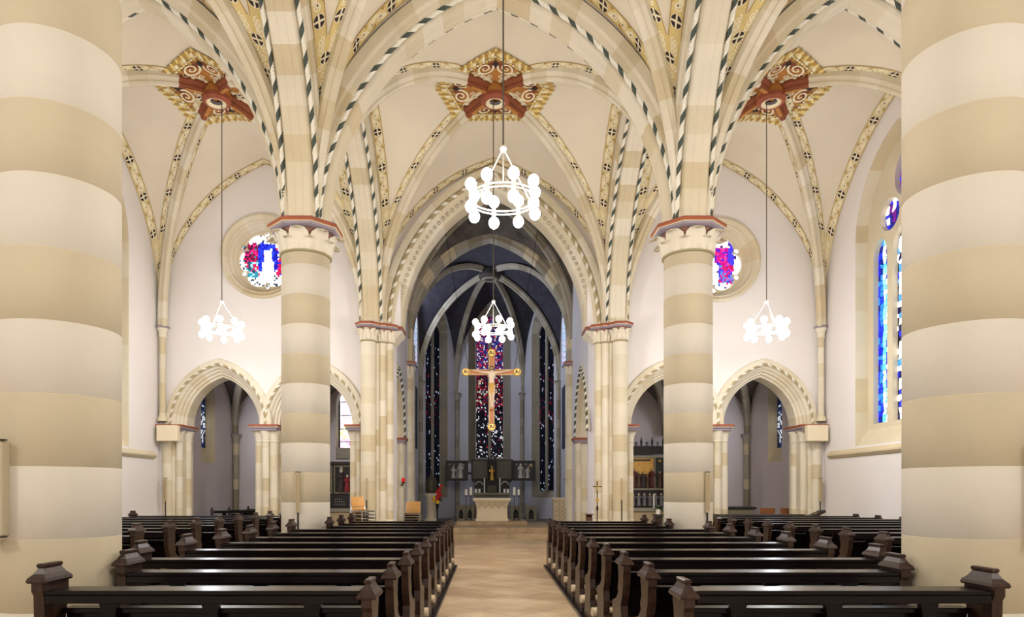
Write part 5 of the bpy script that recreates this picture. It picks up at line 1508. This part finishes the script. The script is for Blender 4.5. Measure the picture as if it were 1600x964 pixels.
# ================================================================== LOUDSPEAKERS, BOXES
def column_speaker(x, y, z0, z1, label, w=.10, d=.08, cable=None):
    root = thing('column_speaker', label, 'loudspeaker', (x, y, z0), 'slim stone coloured column loudspeakers')
    m = MB(); m.box(x - w / 2, x + w / 2, y - d, y, z0, z1, SPK, .008); m.build('housing', root, smooth=None)
    m = MB(); m.box(x - w / 2 + .014, x + w / 2 - .014, y - d - .006, y - d - .001, z0 + .03, z1 - .03, mat('speaker_grille', rgb(168, 148, 114), .7)); m.build('grille', root, smooth=None)
    m = MB(); m.box(x - w / 2 - .004, x + w / 2 + .004, y - d - .002, y + .0, z1, z1 + .01, IRON); m.build('top_bracket', root, smooth=None)
    if cable is not None:
        m = MB(); m.tube([(x, y - .02, z0), (x, y - .02, cable)], .014, IRON, 6); m.build('cable_duct', root)
column_speaker(px0 - .02, Y2 - R_P + .01, 1.22, 1.92, 'slim beige column loudspeaker on the left middle pillar', .065, .07, .2)
column_speaker(px1 + .22, Y2 - R_P + .05, 1.22, 1.92, 'slim beige column loudspeaker on the right middle pillar', .065, .07, .2)
column_speaker(CX - 3.50, 18.46, 1.35, 1.92, 'slim beige column loudspeaker on the left chancel pier', .03, .05, .6)
column_speaker(CX + 3.50, 18.46, 1.35, 1.92, 'slim beige column loudspeaker on the right chancel pier', .03, .05, .6)
column_speaker(-9.1, 18.92, 1.3, 1.95, 'slim beige column loudspeaker on the left outer door pier', .08, .07, .6)
column_speaker(9.32, 18.92, 1.3, 1.95, 'slim beige column loudspeaker on the right outer door pier', .08, .07, .6)
def near_speaker(x, label):
    y = Y1 - R_P - .005; root = thing('column_speaker', label, 'loudspeaker', (x, y, 1.28), 'slim stone coloured column loudspeakers')
    m = MB(); m.box(x - .07, x + .07, y - .07, y + .03, 1.28, 1.95, BAND_O, .01); m.build('housing', root, smooth=None)
    for z in (1.275, 1.95):
        m = MB(); m.box(x - .075, x + .085, y - .075, y - .03, z, z + .008, IRON); m.build('bracket', root, smooth=None)
near_speaker(px0 - .15, 'stone coloured column loudspeaker on the huge left pillar')
near_speaker(px1 + .30, 'stone coloured column loudspeaker on the huge right pillar')
def flood_box(x, label):
    root = thing('uplighter_box', label, 'light box', (x, 18.75, 2.98), 'cream boxes on the door piers')
    m = MB(); m.box(x - .29, x + .29, 18.62, 18.80, 2.98, 3.42, BOX, .012); m.build('case', root, smooth=None)
    m = MB(); m.box(x - .1, x + .1, 18.80, 18.98, 3.1, 3.3, BOX); m.build('wall_bracket', root, smooth=None)
flood_box(-8.93, 'cream box mounted on the left outer door pier'); flood_box(9.12, 'cream box mounted on the right outer door pier')

# ================================================================== STACKED CHAIRS
def chair_stack(x, y, n, rz, label, group, back=BEECH, z=0.0, gap=.09):
    for i in range(n):
        zz = z + i * gap
        root = thing('stacking_chair', label % (['lowest', 'second from the floor', 'third from the floor', 'fourth from the floor', 'fifth from the floor', 'sixth from the floor', 'seventh from the floor'][i] if i < n - 1 else 'topmost'), 'chair', (x, y, zz), group, rz=0)
        root['_w'] = [0, 0, 0]
        s = MB()
        s.grid(lambda u, v: (-.22 + .44 * u, -.20 + .40 * v, .445 - .03 * sin(pi * u) * sin(pi * v) - .02 * (v < .1)), 8, 8, BLACKP)
        s.grid(lambda u, v: (-.22 + .44 * u, -.20 + .40 * v, .425 - .03 * sin(pi * u) * sin(pi * v) - .02 * (v < .1)), 8, 8, BLACKP); s.build('seat', root, world=False)
        b = MB()
        for dy in (0, .012): b.grid(lambda u, v: (-.22 + .44 * u, .22 + dy + .03 * (1 - (2 * u - 1) ** 2) + .06 * v, .555 + .255 * v), 8, 4, back)
        b.build('backrest', root, world=False)
        for sx in (-1, 1):
            f = MB(); f.tube([(sx * .235, -.21, 0), (sx * .235, -.19, .43), (sx * .235, .19, .44), (sx * .232, .235, .50), (sx * .225, .29, .80)], .011, STEEL, 8); f.build('frame', root, world=False)
            fr_ = MB() if sx < 0 else None
            if fr_: fr_.tube([(-.235, -.205, .425), (.235, -.205, .425)], .011, STEEL, 8); fr_.build('front_rail', root, world=False)
            g = MB(); g.tube([(sx * .235, .24, 0), (sx * .235, .08, .43)], .011, STEEL, 8); g.build('leg', root, world=False)
        root.rotation_euler = (0, 0, rz)
chair_stack(-3.32, 17.85, 8, .9, 'beech-backed chair, %s in the stack by the left chancel pier', 'stacked chairs beside the left chancel pier')
chair_stack(-2.40, 21.0, 7, 0.0, 'beech-backed chair, %s in the stack left of the altar steps', 'stacked chairs left of the altar steps', gap=.075)
chair_stack(9.2 - .22, 20.45, 4, pi, 'brown-backed chair, %s in the right-hand stack, right chapel', 'stacked brown chairs in the right chapel', BROWNW)
chair_stack(9.2 - .80, 20.55, 4, pi, 'brown-backed chair, %s in the left-hand stack, right chapel', 'stacked brown chairs in the right chapel', BROWNW)

# ================================================================== COMMUNION RAIL
root = thing('communion_rail', 'black and gilded baroque communion rail in front of the right door arches', 'altar rail', (6.3, 17.55, 0))
m = MB(); m.box(4.3, 8.2, 17.40, 17.70, .93, .99, DARKW, .01)
m.prism([(8.2, .93), (8.45, .98), (8.62, 1.06), (8.72, 1.10), (8.72, 1.04), (8.6, .98), (8.45, .90), (8.2, .87)], lambda u, v, k: (u, 17.4 + .3 * k, v), DARKW); m.build('top_rail', root, smooth=None)
m = MB(); m.box(4.3, 8.5, 17.42, 17.68, 0, .16, DARKW, .01); m.build('base_rail', root, smooth=None)
for i in range(8):
    x = 4.45 + .57 * i
    m = MB(); m.box(x - .06, x + .06, 17.46, 17.64, .16, .93, DARKW, .01); m.build('post', root, smooth=None)
    m = MB(); pr_ = []
    for s in (-1, 1):
        m.tube([(x + .28 + s * (.20 - .10 * (1 - cos(t))) - s * .06 * sin(2 * t), 17.52, .22 + .66 * t / pi) for t in [pi * k / 16 for k in range(17)]], .028, GOLD, 6)
        m.tube([(x + .28 + s * (.06 + .05 * cos(t)), 17.50, .80 + .05 * sin(t)) for t in [1.7 * pi * k / 12 for k in range(13)]], .022, GOLD, 6)
        m.tube([(x + .28 + s * (.08 + .05 * cos(t)), 17.50, .34 + .05 * sin(t)) for t in [1.7 * pi * k / 12 for k in range(13)]], .022, GOLD, 6)
    m.sphere((x + .28, 17.5, .56), .06, GOLD, 10, sz=1.4); m.build('gilded_scroll', root)
m = MB(); m.tube([(8.55 + .10 * cos(t), 17.5, .80 + .20 * sin(t)) for t in [1.6 * pi * k / 14 for k in range(15)]], .035, GOLD, 6); m.box(8.48, 8.66, 17.45, 17.65, 0, .92, DARKW, .01); m.build('end_scroll', root)
root = thing('potted_plant', 'small potted plant standing on the gilded rail', 'plant', (4.42, 17.55, .99))
m = MB(); m.lathe([(.05, 0), (.07, .12), (.075, .13), (.065, .13), (.06, .10)], (4.42, 17.55, .99), WAX, 16); m.build('pot', root)
m = MB(); rnd = random.Random(5)
for k in range(34):
    a = rnd.uniform(0, 2 * pi); e = rnd.uniform(.0, 1.3); L = rnd.uniform(.1, .2); d = Vector((cos(a) * cos(e), sin(a) * cos(e), sin(e))); p = Vector((4.42, 17.55, 1.10)); q = Vector((-sin(a), cos(a), 0)) * .035
    m.add([p, p + d * L * .55 + q, p + d * L + Vector((0, 0, -.03)), p + d * L * .55 - q], [(0, 1, 2, 3)], LEAFG)
m.build('leaves', root, smooth=None, fix=False)

# ================================================================== CHAPEL ALTARS
def altar_table(x0, x1, y0, y1, h, label):
    root = thing('chapel_altar', label, 'altar', ((x0 + x1) / 2, y0, 0), 'stone chapel altars')
    m = MB(); m.box(x0, x1, y0, y1, 0, h - .12, ALTS, .01); m.build('altar_block', root, smooth=None)
    m = MB(); m.box(x0 - .08, x1 + .08, y0 - .08, y1, h - .12, h, G_A, .012); m.build('altar_slab', root, smooth=None)
altar_table(-6.1, -4.2, 23.4, 24.5, .98, 'stone altar table in the left chapel')
root = thing('painted_altarpiece', 'dark carved altarpiece with a bishop in red robe in the left chapel', 'altarpiece', (-5.2, 24.1, .98))
m = MB(); m.box(-6.25, -4.15, 24.15, 24.5, .98, 2.62, DARKW, .01); m.box(-6.3, -4.1, 24.02, 24.5, 2.52, 2.64, DARKW, .01); m.build('case', root, smooth=None)
for i, (x0, x1) in enumerate(((-6.2, -5.62), (-5.56, -4.84), (-4.78, -4.2))):
    f = MB()
    for a, b, c_, d_ in ((x0, x1, 1.50, 1.55), (x0, x1, 2.46, 2.51), (x0, x0 + .04, 1.55, 2.46), (x1 - .04, x1, 1.55, 2.46)): f.box(a, b, 24.09, 24.15, c_, d_, G_B)
    p = f.build('frame', root, smooth=None)
    r = MB(); xm = (x0 + x1) / 2
    if i == 1:
        robed(r, xm - .10, 24.12, 1.56, .82, ROBED, w=.15); robed(r, xm + .12, 24.10, 1.56, .62, ROBER, w=.18); r.lathe([(.05, 0), (.06, .06), (.01, .17)], (xm - .10, 24.12, 2.34), PAPER, 8)
    else:
        robed(r, xm, 24.13, 1.56, .55, mat('robe_gold', rgb(150, 116, 50), .6), w=.2); r.sphere((xm - .1, 24.12, 2.2), .06, CLOTHG, 8)
    r.build('carved_figures', p)
m = MB(); m.box(-6.2, -4.2, 24.02, 24.15, .99, 1.46, DARKW, .01)
for i in range(14): m.sphere((-5.5 + .05 * (i % 5) * 1.6, 24.01, 1.12 + .09 * (i // 5)), .022, PAPER, 6)
m.build('predella', root, smooth=None)
for x, l in ((-5.72, 'left'), (-4.68, 'right')): candle(x, 23.6, .98, .42, .03, 'white candle on the %s of the left chapel altar' % l, 'candles on the left chapel altar')

altar_table(5.0, 7.0, 23.3, 24.5, 1.0, 'stone altar table in the right chapel')
root = thing('painted_altarpiece', 'gothic altarpiece with gold painted panels and spiky crest in the right chapel', 'altarpiece', (6.0, 24.0, 1.0))
m = MB(); m.box(5.02, 6.62, 23.95, 24.3, 1.62, 2.86, G_A, .01); m.box(5.02, 6.62, 24.0, 24.3, 1.02, 1.62, DARKW, .01); m.build('case', root, smooth=None)
PRED = mat('painted_robe_red', rgb(92, 34, 30), .6, noise=.3, scale=9); PGRN = mat('painted_robe_green', rgb(44, 48, 36), .6); PBRN = mat('painted_robe_brown', rgb(84, 58, 38), .6); PSKN = mat('painted_face', rgb(176, 142, 104), .6)
def painting(x0, x1, nm, seed):
    r = MB(); rn = random.Random(seed); y = 23.945
    r.box(x0, x1, y - .012, y, 1.70, 2.78, ROBED); z0 = 1.70
    r.box(x0 + .02, x1 - .02, y - .016, y - .012, 2.20, 2.76, mat('painting_gold', rgb(226, 170, 72), .5, noise=.2, scale=9))
    for k in range(5):
        xx = x0 + (x1 - x0) * (k + .5) / 5; robed(r, xx, y - .02, 1.71 + rn.uniform(0, .05), rn.uniform(.45, .75), rn.choice([PRED, ROBED, PGRN, PBRN, ROBED]), head=PSKN, w=.15)
    r.box(x0 + .05, x1 - .12, y - .03, y - .016, 2.66, 2.72, BLACKP)
    r.build(nm, root, smooth=40)
painting(5.08, 5.88, 'painted_panel', 1)
r = MB(); r.box(5.94, 6.52, 23.933, 23.945, 1.70, 2.78, mat('painting_dark_green', rgb(44, 54, 44), .6, noise=.3, scale=10)); robed(r, 6.30, 23.925, 1.71, .72, ROBED, head=PSKN, w=.2); robed(r, 6.08, 23.925, 1.71, .6, PBRN, head=PSKN, w=.14)
for x in (6.08, 6.40): r.sphere((x, 23.93, 2.66), .06, CLOTHG, 8)
r.build('painted_panel', root, smooth=40)
m = MB(); m.box(6.64, 7.3, 24.0, 24.08, 1.62, 2.84, DARKW, .01); robed(m, 6.86, 23.97, 1.75, .8, ROBED, w=.16); robed(m, 7.12, 23.97, 1.72, .7, PRED, head=PSKN, w=.16); m.box(6.72, 7.2, 23.985, 24.0, 2.45, 2.74, CLOTHG); m.build('wing', root, smooth=40)
m = MB(); m.box(5.02, 6.62, 24.0, 24.2, 2.92, 3.20, DARKW)
for i in range(9):
    x = 5.06 + .195 * i
    if i % 2 == 0: m.lathe([(.035, 0), (.03, .4), (.045, .42), (.002, .66)], (x, 24.05, 2.90), DARKW, 6)
    else:
        m.lathe([(.025, 0), (.02, .35), (.0015, .5)], (x, 24.05, 2.90), DARKW, 6); m.box(x - .05, x + .05, 24.03, 24.07, 3.30, 3.33, DARKW)
        m.tube([(x - .10, 24.02, 3.18), (x - .06, 24.02, 3.08), (x, 24.02, 3.02), (x + .06, 24.02, 3.08), (x + .1, 24.02, 3.18)], .02, DARKW, 5)
m.build('pinnacle_crest', root, smooth=30)
m = MB()
for i in range(7): robed(m, 5.14 + .2 * i, 23.97, 1.06, .46, GREYP, w=.15)
m.build('predella_figures', root)
candle(5.75, 23.45, 1.0, .5, .03, 'white candle in front of the gothic altarpiece in the right chapel', 'chapel altar candle')
# statue group, dark stone slab and wall panel in the right chapel
root = thing('pieta_statue', 'dark statue on a stand with a pale figure seen through the right door arch', 'statue', (8.0, 22.8, 0))
m = MB(); m.box(7.85, 8.9, 22.5, 23.2, .0, .98, G_B, .01); m.box(7.8, 8.95, 22.45, 23.25, .98, 1.06, DARKW, .01); m.build('plinth', root, smooth=None)
m = MB(); robed(m, 7.98, 22.8, 1.06, .75, DARKW, w=.12); m.build('dark_figure', root); m = MB(); robed(m, 7.98, 22.8, 1.80, .55, PAPER, w=.11); m.build('pale_figure', root)
mb = MB(); mb.box(9.40, 9.495, 21.1, 21.7, 1.5, 2.2, GREYP, .006)
mb = MB(); mb.prism([(20.45, 1.45), (21.15, 1.45), (21.15, 2.02), (20.45, 2.02)], lambda u, v, k: (XR - .035 + .03 * k, u, v), GREYP)
tag(mb.build('memorial_plate', smooth=None), 'flat grey plate on the outer wall of the right chapel', 'wall plate')

# clean helper properties
for o in bpy.data.objects:
    for k in ('_w', '_rz'):
        if k in o: del o[k]
